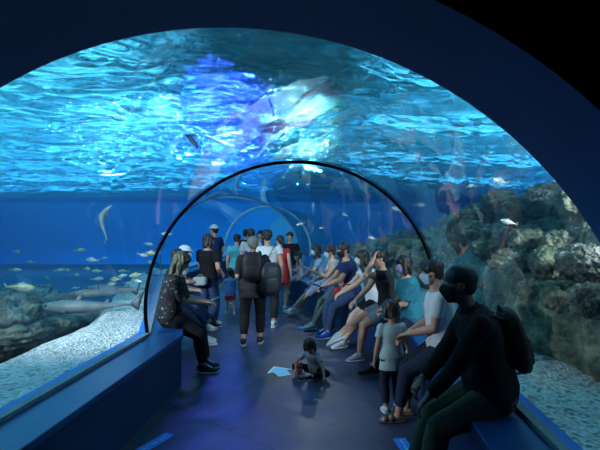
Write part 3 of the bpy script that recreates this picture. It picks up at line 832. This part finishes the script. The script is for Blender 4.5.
def rounded(mb, c, h, rot, p=4, seg=24):
    """superellipsoid block"""
    c = Vector(c); vs = []; rings = 14
    sg = lambda x, e_: math.copysign(abs(x)**e_, x)
    k = 2/p; base = MB(); base.ell((0,0,0), 1, seg=seg, rings=rings)
    out = []
    for i, v in enumerate(base.v):
        z = max(-1, min(1, v[2])); ct = math.sqrt(max(0, 1-z*z)); a = math.atan2(v[1], v[0])
        out.append(c + rot @ Vector((h[0]*sg(ct,k)*sg(math.cos(a),k), h[1]*sg(ct,k)*sg(math.sin(a),k), h[2]*sg(z,k))))
    return mb.add(out, base.f)
def phone(loc, rot, label, col=(.01,.01,.012)):
    e = empty('phone', loc); e.rotation_euler = rot; tag(e, label, 'phone')
    mb = MB(); mb.box((0,0,0), (.037, .075, .0045)); build(mb, 'case', fabric('phone case %s' % (col,), col, .4), e, bevel=.003)
    mb = MB(); mb.box((0,0,.0048), (.033, .069, .0004)); build(mb, 'screen', m_glassblack, e, smooth=False)
    return e
m_glassblack = noise_mat('black phone glass', (.01,.012,.016), (.015,.018,.022), 4, .08, 0)
def backpack(name, loc, rz, size, mat, label, cat='backpack', lean=0, straps=None):
    e = empty(name, loc, R(rz)); e.rotation_euler = (R(-lean), 0, R(rz)); tag(e, label, cat)
    w, d, h = size; I = Matrix.Identity(3)
    mb = MB(); rounded(mb, (0,0,0), (w, d, h), I, 3.2); b_ = build(mb, 'main_bag', mat, e)
    mb = MB(); rounded(mb, (0,-d*.8,-h*.3), (w*.75, d*.45, h*.5), I, 3.2); pk = build(mb, 'front_pocket', mat, e)
    mb = MB(); mb.tube([(-w*.6,-d*1.22,-h*.05),(0,-d*1.26,0),(w*.6,-d*1.22,-h*.05)], .003, seg=6); build(mb, 'zip', f_black2, pk)
    mb = MB(); mb.tube([(-.03,d*.6,h*.93),(-.02,d*.5,h*1.08),(.02,d*.5,h*1.08),(.03,d*.6,h*.93)], .007, seg=8); build(mb, 'carry_handle', mat, e)
    if straps:
        for pts in straps:
            mb = MB(); mb.tube([Vector(p) for p in pts], [(.022, .005)]*len(pts), side=(1,0,0), seg=8); build(mb, 'shoulder_strap', mat, e)
    return e
# fabrics
f_black = fabric('black cotton', (.009,.009,.012)); f_black2 = fabric('charcoal cotton', (.022,.023,.028)); f_white = fabric('white cotton', (.62,.65,.68))
f_navy = fabric('navy pique', (.018,.035,.11)); f_jeans = fabric('blue denim', (.045,.075,.17)); f_djeans = fabric('dark denim', (.018,.026,.055))
f_shadekhaki = fabric('shaded khaki twill', (.10,.088,.062)); f_khaki = fabric('khaki twill', (.20,.17,.12)); f_grey = fabric('grey denim', (.20,.25,.30)); f_teal = spotted('teal floral print', (.02,.17,.23), [(.10,.42,.45),(.01,.05,.09)], 26, .5)  # first khaki is darkened in colour to stand for the near man's backlit shade
f_floral = spotted('black floral print', (.012,.012,.016), [(.42,.42,.40),(.10,.11,.11)], 22, .36)
f_mint = fabric('pale mint cotton', (.42,.55,.54)); f_pink = fabric('pale pink cotton', (.55,.40,.46)); f_red = fabric('red jersey', (.50,.03,.04))
f_denimdress = fabric('washed denim', (.22,.32,.50)); f_beige = fabric('dusty pink linen', (.48,.38,.36)); f_turq = fabric('turquoise cotton', (.10,.42,.50)); f_blue = fabric('bright blue cotton', (.12,.26,.62))
f_lgrey = fabric('light grey marl', (.40,.42,.47))
WS = ((.62,.64,.68), (.72,.75,.78)); BS = ((.015,.015,.02), (.55,.57,.6))
GR = 'row of visitors seated on the right bench'; GC = 'crowd of visitors standing in the tunnel'

# man in black, nearest on the right
man = person((1.0, 2.86), 86, 1.71, 'seated man in black long-sleeved shirt and khaki trousers, nearest on the right bench', GR, sit=True, lean=(8, 28), tone='brown', wd=1.2, belly=1.0,
    head=(-6, 2), hair='buzz', mask=(.012,.012,.015), top=f_black, sleeve=1.93, neck=1, hs=1.08, bottom=f_shadekhaki, hands=((-.10, .255, .385), (.06, .27, .375)), feet=((-.10,.26,.045), (.07,.29,.045)), vox=.0062, loose=.016,
    shoe=BS, curl=(40, 55))
backpack('backpack', (1.13, 2.86, .98), 86, (.15, .06, .21), fabric('olive black nylon', (.03,.032,.028), .6), 'dark backpack on the back of the man in black', lean=16,
    straps=[[(k*.10,.05,.17),(k*.11,.15,.24),(k*.12,.25,.17),(k*.13,.27,.0),(k*.13,.18,-.14),(k*.12,.05,-.17)] for k in (-1, 1)])
# woman in white t-shirt
person((.95, 3.95), 84, 1.60, 'seated woman in white t-shirt and dark jeans, next to the man in black', GR, sit=True, lean=(6, 12), wd=1.13, belly=.9, head=(0, 6), hair='fringe', mask=(.45,.6,.68),
    top=f_white, sleeve=.6, bottom=f_djeans, cuff=.90, feet=((-.05,.25,.045), (.05,.20,.045)), hands=((-.03,.19,.475),(.05,.20,.455)), vox=.0065, sandal=True, shoe=((.10,.08,.07),(.16,.13,.1)), watch=1)
# standing girl
person((.51, 4.12), 8, .98, 'small girl in pale mint t-shirt standing beside the woman in white', 'children in the tunnel', hs=1.42, head=(38, 8), hair='bowl', hairlen=.8, wd=1.0, top=f_mint, hem=-.42, sleeve=.6, bottom=f_djeans, cuff=.90,
    shoe=((.55,.6,.66),(.7,.74,.78)), mask=(.1,.45,.8), hands=((-.17,.03,.42),(.20,.16,.55)), poles=(None,(.6,-1,-.6)), vox=.006, loose=.022)
# woman in teal floral shirt
person((.87, 5.2), 96, 1.52, 'seated woman in teal floral blouse, between the bare-kneed sitter and the woman in white', GR, sit=True, lean=(4, 12), head=(4, 10), hair='bob', mask=(.36,.33,.55), top=f_teal, sleeve=.8, wd=1.1, loose=.022,
    bottom=f_djeans, feet=((-.05,.34,.045),(.07,.27,.045)), hands=((-.02,.2,.50),(.06,.2,.48)), shoe=((.02,.018,.02),(.03,.03,.03)), vox=.0075)
# crossed legs, hand to head
person((.66, 5.78), 100, 1.60, 'seated person in dark t-shirt and denim shorts, one hand raised to the hair', GR, sit=True, lean=(4, 14), head=(6, 8), hair='fringe', top=f_black2, sleeve=.55, wd=1.02,
    bottom=f_grey, cuff=.36, feet=((-.02,.235,.045),(-.06,.44,.20)), kpole=((0,1,.6),(.15,.8,1)), toes=(None,(-.1,.9,-.35)), hands=((-.05,.13,.80),(.02,.27,.455)), poles=((-.5,1,-.9),(.5,-.6,-.6)), palm=((0,-1,.2),None),
    shoe=((.35,.38,.42),(.7,.73,.77)), vox=.007)
# woman with crossed arms white top
person((.54, 6.4), 104, 1.55, 'seated long-haired woman in white top and black shorts, leaning forward', GR, sit=True, lean=(10, 24), head=(-12, 4), hair='long', mask=(.55,.66,.72), top=f_white, sleeve=.45,
    bottom=f_black, cuff=.30, tone='light', hands=((-.06,.34,.485),(.0,.34,.475)), feet=((-.06,.33,.045),(.04,.27,.045)), shoe=WS, vox=.007)
# navy polo
nav = person((.26, 7.05), 108, 1.70, 'seated man in navy polo shirt and blue jeans with a black mask', GR, sit=True, lean=(8, 18), head=(10, 12), hair='short', mask=(.012,.012,.015), top=f_navy, sleeve=.6, wd=1.12, bottom=f_jeans,
    hands=((-.03,.27,.47),(.03,.27,.46)), feet=((-.07,.26,.045),(.05,.24,.045)), shoe=((.03,.10,.55),(.6,.65,.75)), vox=.0075)
# dusty pink
person((.06, 7.6), 108, 1.58, 'seated woman in sleeveless dusty pink dress behind the man in navy', GR, sit=True, lean=(10, 22), head=(-4, 8), hair='short', hairc=(.03,.02,.018), mask=(.5,.6,.66), top=f_beige, sleeve=.1, tone='light', skirt=(f_beige, .85),
    hands=((-.06,.30,.60),(.03,.28,.50)), feet=((-.07,.32,.045),(.04,.28,.045)), shoe=WS, vox=.008)
# denim dress, phone up
dd = person((-.27, 8.45), 100, 1.50, 'seated woman in washed denim dress with long black hair, holding up a phone', GR, sit=True, lean=(6, 14), head=(0, 2), hair='long', mask=(.35,.6,.72), top=f_denimdress, sleeve=.5, skirt=(f_denimdress, .95), tone='light',
    hands=((-.05,.24,.64),(.03,.24,.50)), feet=((-.09,.46,.045),(.04,.34,.045)), palm=((.9,.5,0),None), poles=((-.3,-.3,-1),None), shoe=WS, vox=.008)
phone(dd.pl[0] + Vector((-.01, 0, .04)), (R(80), 0, R(80)), 'dark phone held upright by the woman in denim dress')
# small child in pink
person((-.78, 9.8), 92, 1.02, 'small child in pale pink outfit sitting at the far end of the row', GR, sit=True, hs=1.3, lean=(4, 8), head=(0, 4), hair='bun', top=f_pink, sleeve=.4, skirt=(f_pink, .9), tone='light',
    hands=((-.02,.22,.74),(.02,.22,.72)), feet=((-.05,.27,.27),(.05,.27,.25)), toes=((0,1,-.5),(0,1,-.5)), shoe=((.5,.5,.55),(.6,.6,.6)), vox=.008)
# things held in laps
phone(nav.pl[0] + Vector((-.03, -.02, .03)), (R(15), 0, R(70)), 'dark phone in the hands of the man in navy')
e = empty('pouch', (.02, 6.32, .77)); e.rotation_euler = (R(12), R(25), R(15)); tag(e, 'small red strap pouch on the lap of the woman in white top', 'pouch')
mb = MB(); rounded(mb, (0,0,0), (.05,.02,.07), Matrix.Identity(3), 3); build(mb, 'pocket', f_red, e)
mb = MB(); mb.tube([(0,0,.07),(.03,.01,.12),(.07,.01,.16),(.12,0,.17)], [(.010,.003)]*4, seg=8); build(mb, 'strap', f_red, e)

# left bench
lw_ = person((-1.93, 5.2), -76, 1.62, 'seated long-haired woman in black floral top, nearest on the left bench', 'visitors seated on the left bench', sit=True, lean=(4, 20), head=(0, 28), hair='long', hairlen=1.25, hairc=(.05,.055,.03),
    top=f_floral, sleeve=.95, wd=1.1, belly=.4, bottom=f_black, cuff=.92, hands=((-.05,.24,.50),(.03,.25,.50)), feet=((-.04,.25,.045),(.06,.24,.045)), shoe=((.03,.03,.035),(.5,.52,.55)), vox=.0065, loose=.02)
phone(lw_.pl[1] + Vector((0, .0, .035)), (R(25), R(10), R(-76)), 'phone in the hands of the long-haired woman on the left bench')
person((-2.33, 6.35), -72, 1.55, 'seated person with dark hair half hidden behind the long-haired woman', 'visitors seated on the left bench', sit=True, lean=(2, 14), head=(0, 10), hair='bob', top=f_black2, sleeve=.5, bottom=f_djeans, shoe=WS, vox=.009)
person((-2.56, 7.25), -72, 1.56, 'seated person in white cap and pale shirt behind the standing dark figure', 'visitors seated on the left bench', sit=True, lean=(6, 16), head=(0, 8), hair='short', cap=f_white, top=f_lgrey, sleeve=.6, bottom=f_jeans, shoe=WS, mask=(.5,.6,.66), vox=.009,
    feet=((-.06,.38,.045),(.05,.30,.045)))
e = empty('paper_bag', (-2.20, 7.28, .81)); tag(e, 'pale folded bag on the lap of the person in the white cap', 'bag')
mb = MB(); rounded(mb, (0,0,0), (.11,.06,.07), Matrix.Identity(3), 5); build(mb, 'bag_body', fabric('pale paper', (.35,.42,.42)), e)
mb = MB(); mb.tube([(-.05,0,.065),(-.03,0,.10),(.03,0,.10),(.05,0,.065)], .005, seg=6); build(mb, 'bag_handle', fabric('pale paper', (.35,.42,.42)), e)

# standing crowd
person((-2.14, 7.5), -20, 1.58, 'standing woman with black hair and dark t-shirt in front of the left bench', GC, head=(-25, 8), hair='bob', top=f_black, sleeve=.6, bottom=f_jeans, hands=((-.12,.1,.50),(.10,.12,.56)), shoe=BS, vox=.008, loose=.018)
person((-2.92, 10.8), 58, 1.74, 'tall standing man in white cap, dark t-shirt and khaki shorts, looking left', GC, head=(10, 0), hair='short', cap=f_white, top=f_navy, sleeve=.65, bottom=f_khaki, cuff=.42, loose=.02, hands=((-.12,.09,.52),(.11,.03,.50)), shoe=BS, vox=.009, wd=1.05)
person((-2.03, 8.65), 22, .84, 'toddler in blue top and red shorts walking away in the middle of the tunnel', 'children in the tunnel', hs=1.55, head=(0, 0), hair='bun', top=f_blue, sleeve=.3, hem=-.3, bottom=f_red, cuff=.38, hands=((-.30,.08,.50),(.26,.06,.78)), poles=((-1,-.4,-.6),(1,-.3,-.6)),
    feet=((-.07,.09,.045),(.07,-.07,.05)), shoe=WS, vox=.007, loose=.018)
sb = person((-1.19, 6.45), 6, 1.56, 'standing woman in black with grey knitted cap, back turned', GC, head=(4, 4), hair='short', hairc=(.06,.065,.06), top=f_black2, sleeve=.9, hem=-.30, wd=1.08, bottom=f_black, cuff=.88, loose=.02,
    hands=((-.09,.13,.60),(.13,.10,.57)), feet=((-.085,-.02,.045),(.06,.04,.045)), shoe=((.03,.03,.03),(.45,.45,.42)), vox=.007)
mb = MB(); c = Matrix.Identity(3)
hl = sb.root.matrix_basis.inverted() @ Vector((0,0,0))
def child_cap(p, mat, name='knitted_cap'):
    q = p.M.inverted() @ p.hc; mb = MB(); mb.ell(q + Vector((0,-.02,.035)), (.42*p.hd,.46*p.hd,.43*p.hd), seg=20, rings=14)
    link(name, fuse(mb, .008, 1, strands(.002)), mat, p.root)
child_cap(sb, fabric('grey knit', (.15,.17,.16)))
backpack('backpack', (-1.19+.02, 6.45-.175, 1.13), 6, (.15, .075, .21), fabric('black nylon', (.012,.013,.018), .5), 'black backpack worn by the woman in the grey knitted cap',
    straps=[[(k*.09,.06,.17),(k*.095,.13,.21),(k*.10,.22,.17),(k*.11,.25,.05),(k*.11,.18,-.12),(k*.10,.06,-.18)] for k in (-1, 1)])
backpack('shoulder_bag', (-.93, 6.36, .95), 25, (.16, .11, .24), fabric('black leatherette', (.02,.024,.035), .45), 'large round black shoulder bag at the right side of the woman in the grey cap', 'bag',
    straps=[[(-.09,.0,.18),(-.13,.02,.28),(-.15,.04,.33),(-.13,.08,.28),(-.09,.07,.18)]])
wm = person((-1.15, 7.55), 2, 1.66, 'standing man in white t-shirt with a black strap across the back', GC, head=(10, 4), hair='short', top=f_white, sleeve=.35, wd=1.12, bottom=f_black2, cuff=.90, loose=.02, hands=((-.10,.12,.55),(.14,.05,.50)), shoe=WS, vox=.008)
e = empty('sling_strap', (-1.15, 7.55, 0)); tag(e, 'black sling strap and small pouch across the man in white t-shirt', 'sling bag')
mb = MB(); mb.tube([(-.11,-.13,.93),(-.02,-.148,1.08),(.07,-.13,1.24),(.12,-.07,1.36),(.125,.02,1.40),(.08,.12,1.30),(-.06,.14,1.05),(-.14,.06,.95)], [(.020,.004)]*8, side=(0,1,0), closed=True, seg=8); build(mb, 'strap', f_black, e)
mb = MB(); rounded(mb, (-.08,.155,.98), (.08,.03,.06), Matrix.Identity(3), 3); build(mb, 'pouch', f_black, e)
person((-1.78, 9.45), -5, 1.66, 'standing person in pale grey t-shirt beyond the woman in the grey cap', GC, head=(15, 0), hair='short', top=f_lgrey, sleeve=.6, bottom=f_djeans, shoe=WS, vox=.01, loose=.018)
person((-2.18, 9.9), 10, 1.54, 'standing person in turquoise t-shirt at the centre left of the crowd', GC, head=(-15, 0), hair='short', top=f_turq, sleeve=.6, bottom=f_black2, shoe=BS, vox=.01, loose=.02, hem=-.25)
person((-1.12, 9.05), -12, 1.52, 'standing woman in red sleeveless top and red shorts', GC, head=(50, 0), hair='pony', top=f_red, sleeve=.2, bottom=f_red, cuff=.34, tone='light', shoe=WS, vox=.009, loose=.018)
person((-1.06, 10.4), 172, 1.58, 'standing young man in black t-shirt facing the camera beside the woman in red', GC, head=(0, 0), hair='short', top=f_black, sleeve=.6, bottom=f_jeans, shoe=BS, vox=.009)
person((-2.45, 12.2), 5, 1.62, 'standing person in dark clothes farthest down the tunnel', GC, hair='short', top=f_black2, sleeve=.6, bottom=f_black, shoe=BS, vox=.011)
person((-1.95, 11.6), 175, 1.60, 'standing person in blue shirt facing back at the far middle of the crowd', GC, hair='long', top=f_jeans, sleeve=.6, bottom=f_black2, shoe=WS, vox=.011)

# toddler sitting on the floor
td = person((-.235, 5.12), 158, .82, 'toddler in grey t-shirt sitting on the floor, head bowed over a toy', 'children in the tunnel', floor=True, pel=.075, hs=1.50, lean=(16, 42), head=(10, 48), hair='bowl', hairlen=1.25, top=f_lgrey, sleeve=.65,
    bottom=f_black, cuff=.90, feet=((-.02,.20,.045),(.14,.24,.045)), kpole=((-1,.4,.15),(1,.4,.15)), toes=((1,.2,0),(-1,.4,0)), hands=((-.25,.25,.06),(.17,.25,.10)), poles=((-1,-.3,.2),(1,-.2,.2)), shoe=BS, vox=.006, loose=.02)
e = empty('toy_figure', at(297.5, 5.0, 0) + Vector((.02, 0, 0)), R(-20)); tag(e, 'small red and white toy standing on the floor by the sitting toddler', 'toy')
m_tr = noise_mat('red plastic', (.42,.02,.03), (.5,.03,.04), 9, .35, 0); m_tw_ = noise_mat('white plastic', (.6,.63,.66), (.7,.73,.76), 9, .35, 0)
mb = MB(); rounded(mb, (0,0,.085), (.045,.032,.035), Matrix.Identity(3), 3); build(mb, 'torso', m_tr, e)
mb = MB(); rounded(mb, (0,-.012,.145), (.032,.032,.028), Matrix.Identity(3), 2.6); h0 = build(mb, 'head', m_tr, e)
mb = MB(); mb.ell((-.02,0,.18), (.008,.008,.018)); mb.ell((.02,0,.18), (.008,.008,.018)); build(mb, 'ears', m_tr, h0)
for k in (-1, 1):
    mb = MB(); mb.cap((k*.026,0,.052), (k*.028,-.008,.016), .014, .017, 12); build(mb, 'leg', m_tw_, e)
    mb = MB(); mb.cap((k*.045,0,.10), (k*.062,-.012,.068), .011, .012, 10); build(mb, 'arm', m_tw_, e)
# ------------------------------------------------------------------ water surface
m_surf, nt, b, o = new_mat('rippled water surface')
nt.nodes.remove(b)
tc = N(nt, 'ShaderNodeTexCoord')
mp = N(nt, 'ShaderNodeMapping'); mp.inputs['Rotation'].default_value = (0, 0, R(12)); mp.inputs['Scale'].default_value = (1.0, 2.0, 1)
nt.links.new(tc.outputs['Object'], mp.inputs[0])
n1 = N(nt, 'ShaderNodeTexNoise', Scale=3.2, Detail=7, Roughness=.6, Distortion=1.2); nt.links.new(mp.outputs[0], n1.inputs['Vector'])
bp = N(nt, 'ShaderNodeBump', Strength=1.0, Distance=.22); nt.links.new(n1.outputs['Fac'], bp.inputs['Height'])
glo = N(nt, 'ShaderNodeBsdfGlossy', Roughness=.03); glo.inputs[0].default_value = (.75,.95,1,1)
tl = N(nt, 'ShaderNodeBsdfTranslucent'); tl.inputs[0].default_value = (.06,.66,.78,1)
rf = N(nt, 'ShaderNodeBsdfRefraction', Roughness=.038, IOR=1.17); rf.inputs[0].default_value = (.22,.85,1,1)
tp = N(nt, 'ShaderNodeBsdfTransparent'); tp.inputs[0].default_value = (.95,.98,1,1)
for n_ in (glo, tl, rf): nt.links.new(bp.outputs[0], n_.inputs['Normal'])
m1 = N(nt, 'ShaderNodeMixShader'); m1.inputs[0].default_value = .76
nt.links.new(tl.outputs[0], m1.inputs[1]); nt.links.new(rf.outputs[0], m1.inputs[2])
m2 = N(nt, 'ShaderNodeMixShader'); m2.inputs[0].default_value = .25
nt.links.new(m1.outputs[0], m2.inputs[1]); nt.links.new(tp.outputs[0], m2.inputs[2])
lw = N(nt, 'ShaderNodeFresnel', IOR=1.33); nt.links.new(bp.outputs[0], lw.inputs['Normal'])
thin_fresnel(nt, lw, 1.33)
m3 = N(nt, 'ShaderNodeMixShader'); nt.links.new(lw.outputs[0], m3.inputs[0])
nt.links.new(m2.outputs[0], m3.inputs[1]); nt.links.new(glo.outputs[0], m3.inputs[2])
nt.links.new(m3.outputs[0], o.inputs[0])
def wave(x, y):
    p = Vector((x*.55 + .25*y, y*1.1 - .15*x, 0))
    w = .09*noise.noise(Vector((x*.35+.1*y, y*1.25-.2*x, 7))) + .09*noise.noise(p) + .07*noise.noise(p*2.3 + Vector((5, 1, 0))) 
    q = p + Vector((noise.noise(p*1.4)*.6, noise.noise(p*1.4 + Vector((9,9,0)))*.6, 0))
    w += .05*(1-abs(noise.noise(q*3.6))*2) + .008*noise.noise(q*9)
    return w
mb = MB(); vs = []; fs = []
ys = [YN + .15 + (YF-.4-YN)*(k/260)**1.25 for k in range(261)]; nx = 260
for y in ys:
    for k in range(nx+1):
        x = XL + .3 + (XR-XL-.6)*k/nx
        vs.append((x, y, ZS + wave(x, y)))
for j in range(260):
    for k in range(nx):
        a = j*(nx+1)+k; fs.append((a, a+nx+1, a+nx+2, a+1))
me = bpy.data.meshes.new('w'); me.from_pydata(vs, [], fs)
o = link('water_surface', me, m_surf); tag(o, 'rippling turquoise water surface seen from below over the tunnel', 'water', kind='stuff')

# ------------------------------------------------------------------ tank lamps and added unseen lights
def area(name, loc, size, power, col, target=None, sy=None):
    l = bpy.data.lights.new(name, 'AREA'); l.energy = power; l.color = col; l.shape = 'RECTANGLE'; l.size = size; l.size_y = sy or size
    o = bpy.data.objects.new(name, l); COL.objects.link(o); o.location = loc
    d = (Vector(target) - Vector(loc)) if target else Vector((0, 0, -1))
    o.rotation_euler = d.to_track_quat('-Z', 'Y').to_euler(); return o
def spot(name, loc, target, power, col, ang=60, rad=.1, blend=.5):
    l = bpy.data.lights.new(name, 'SPOT'); l.energy = power; l.color = col; l.spot_size = R(ang); l.spot_blend = blend; l.shadow_soft_size = rad
    o = bpy.data.objects.new(name, l); COL.objects.link(o); o.location = loc
    o.rotation_euler = (Vector(target) - Vector(loc)).to_track_quat('-Z', 'Y').to_euler(); return o
TQ = (.50, .92, .92)
# unseen strip lights added crosswise above the water to draw bright ripple strokes
rl = random.Random(12)
def ripple_strip(x, y, l, w, pw, c, a):
    o = area('ripple_light', (x, y, 5.7), l, pw, c, sy=w); o.rotation_euler = (0, 0, R(a))
for y, w, pw in [(3.0,.45,55),(3.8,.5,60),(4.7,.5,62),(5.7,.5,60),(6.9,.5,62),(8.3,.5,66),(10,.6,84),(12,.7,120),(14.5,.9,190),(17.5,1.1,360),(21,1.3,500)]:
    ripple_strip(-5.4 - y*.28 + rl.uniform(-.3,.3), y, 4.4 + y*.6, w, pw, (TQ if y < 6 else (.38,.76,1) if y < 9 else (.2,.58,1)), rl.uniform(-20, 8) if y < 12 else rl.uniform(-6, 3))
for y, w, pw in [(3.4,.4,38),(4.5,.45,44),(5.9,.5,50),(7.7,.55,62),(10,.6,85),(13.5,.8,130),(18,1,200)]:
    ripple_strip(2.9 + y*.1, y + .3, 3.2 + y*.35, w, pw, ((.6,.88,.95) if y < 7 else (.25,.62,1)), rl.uniform(0, 26))
area('wall_fill', (-11, 20.5, 2.6), 12, 260, (.4,.75,1), (-11, 27, 1.0), sy=.5)  # unseen panels added to brighten the blue tank walls
area('wall_fill', (-1, 20.5, 2.6), 8, 130, (.4,.75,1), (-1, 27, 1.0), sy=.5)
area('wall_fill', (5.2, 12, 2.6), .5, 160, (.45,.78,1), (9, 12, 1.2), sy=9)
def sky_spot(px, py, h, power, col, rad, ang=50, tgt=None):
    """lamp hung h above eye height on the line of column px, row py"""
    Y = h*F/(226-py)
    p = at(px, Y, EYE+h)
    spot('glint_spot', p, tgt or (p.x*.45, p.y*.45, ZSAND+1.6), power, col, ang, rad, .9)
WH = (.84, .91, 1)
sky_spot(306, 90, 3.6, 420, WH, .06, 30, (.35, 6.8, 1.0))
sky_spot(311, 116, 3.6, 700, WH, .06, 34, (-1.4, 7.6, 1.0))
sky_spot(306, 142, 3.6, 160, WH, .05, 30, (-1.6, 7.4, .8))
sky_spot(226, 68, 3.6, 1100, (.10,.07,1), .09, 34, (-1.3, 4.6, 0))
sky_spot(217, 106, 3.6, 1000, (.07,.05,1), .09, 40, (-.5, 3.9, 0))
sky_spot(240, 142, 3.6, 500, (.05,.05,1), .08, 40)
sky_spot(238, 84, 3.6, 300, (.05,.05,1), .05, 40)
sky_spot(178, 104, 3.6, 120, (.7,.95,1), .05, 60, (-2.6, 4.5, .5))
sky_spot(112, 118, 3.6, 150, (.7,.95,1), .05, 60, (-3.2, 4.0, .5))
CAMP = (0, 0, EYE)
for px, py, pw, r_ in [(307,88,170,.03),(311,103,260,.03),(308,118,260,.03),(312,134,170,.03),(305,148,90,.03),(178,93,30,.03),(150,112,22,.03),(120,122,20,.03)]:  # extra spots aimed at the camera, added to strengthen the white glints
    sky_spot(px, py, 3.6, pw, (.95,.98,1), r_, 16, CAMP)
for px, py, pw in [(223,66,60),(217,108,60),(236,84,30),(240,128,40)]:  # more camera-facing spots, added for the violet glints
    sky_spot(px, py, 3.6, pw, (.12,.08,1), .05, 16, CAMP)
spot('fill_spot', (-4.2, 2.0, 2.7), (-1.2, 8.2, .9), 1400, (.8,.9,1), 60, .15, .8)  # unseen fill spots from here on, added to brighten people, rocks and sand
spot('fill_spot', (3.4, 2.0, 2.7), (-.2, 7.6, .9), 1000, (.8,.9,1), 46, .15, .8)
spot('fill_spot', (-5.5, 2.0, 2.7), (-4.2, 6.0, .4), 280, (.8,.92,1), 80, .15, .8)
spot('fill_spot', (4.6, 2.0, 2.7), (3.2, 7.0, 1.3), 130, (.6,.92,.95), 80, .15, .8)
spot('fill_spot', (-5.8, 2.1, 2.7), (.72, 4.15, .85), 900, (.85,.92,1), 19, .12, .5)  # narrow fill added for the girl and the woman in white
spot('fill_spot', (5.0, 2.1, 2.7), (1.9, 4.2, .5), 150, (.8,.95,.92), 60, .15, .8)  # fill added for the sand beyond the right glass
wd = bpy.data.worlds.new('hall dark'); SC.world = wd; wd.use_nodes = True
wd.node_tree.nodes['Background'].inputs[0].default_value = (.01,.03,.08,1)
wd.node_tree.nodes['Background'].inputs[1].default_value = .2
# ------------------------------------------------------------------ water volume
m_vol, nt, b, o = new_mat('clear blue water')
nt.nodes.remove(b)
ab = N(nt, 'ShaderNodeVolumeAbsorption', Density=.06); ab.inputs[0].default_value = (.15,.68,.95,1)
sc = N(nt, 'ShaderNodeVolumeScatter', Density=.032); sc.inputs[0].default_value = (.12,.58,1,1); sc.inputs['Anisotropy'].default_value = .3
ad = N(nt, 'ShaderNodeAddShader'); nt.links.new(ab.outputs[0], ad.inputs[0]); nt.links.new(sc.outputs[0], ad.inputs[1])
nt.links.new(ad.outputs[0], o.inputs['Volume'])
def water_body():
    mb = MB()
    # the side left and right of the tunnel and over it, as one closed sheet: outer section minus tunnel section
    e = .012
    prof = [(math.cos(A0 + (PI-2*A0)*k/48)*(RT+e), ZC + math.sin(A0 + (PI-2*A0)*k/48)*(RT+e)) for k in range(49)]
    frs = [(f[0], f[1]) for f in FR]
    frs[0] = (Vector((cx, YN+.01, 0)), FR[0][1])
    frs[-1] = (Vector((-2.0, YF-.5, 0)), FR[0][1])
    ring_in = [[side_pt(fr, o_, z) for o_, z in prof] for fr in frs]
    def outer(fr):
        y = fr[0].y; top = ZS-.22; bot = ZSAND-.02; out = []
        for k in range(49):
            a = A0 + (PI-2*A0)*k/48
            if k <= 12: t = k/12; out.append(Vector((XR-.12, y, bot+(top-bot)*t)))
            elif k <= 36: t = (k-12)/24; out.append(Vector((XR-.12+(XL-XR+.24)*t, y, top)))
            else: t = (k-36)/12; out.append(Vector((XL+.12, y, top+(bot-top)*t)))
        return out
    ring_out = [outer(fr) for fr in frs]
    vs = []; 
    for r_ in ring_in: vs += r_
    o0 = len(vs)
    for r_ in ring_out: vs += r_
    fs = []; n = 49; m = len(frs)
    for i in range(m-1):
        for k in range(n-1):
            fs.append((i*n+k, i*n+k+1, (i+1)*n+k+1, (i+1)*n+k))
            fs.append((o0+i*n+k, o0+(i+1)*n+k, o0+(i+1)*n+k+1, o0+i*n+k+1))
        for k in (0, n-1):
            fs.append((i*n+k, (i+1)*n+k, o0+(i+1)*n+k, o0+i*n+k))
    for i in (0, m-1):
        for k in range(n-1): fs.append((i*n+k, o0+i*n+k, o0+i*n+k+1, i*n+k+1))
    mb.add(vs, fs); return mb
o = build(water_body(), 'tank_water', m_vol, smooth=False); tag(o, 'clear blue water filling the tank round the tunnel', 'water', kind='stuff')
# ------------------------------------------------------------------ camera
cam = bpy.data.cameras.new('camera'); co = bpy.data.objects.new('camera', cam); COL.objects.link(co)
co.location = (0, 0, EYE); co.rotation_euler = (R(90), 0, 0)
cam.sensor_width = 36; cam.lens = 27; cam.shift_x = -.06; cam.shift_y = 1/600.0; cam.clip_start = .05; cam.clip_end = 200
SC.camera = co
vs_ = SC.view_settings; vs_.view_transform = 'Standard'; vs_.look = 'None'; vs_.gamma = 1; vs_.use_curve_mapping = False; vs_.exposure = .15
SC.cycles.max_bounces = 10; SC.cycles.transparent_max_bounces = 16; SC.cycles.diffuse_bounces = 4; SC.cycles.glossy_bounces = 4
SC.cycles.transmission_bounces = 6; SC.cycles.sample_clamp_indirect = 4
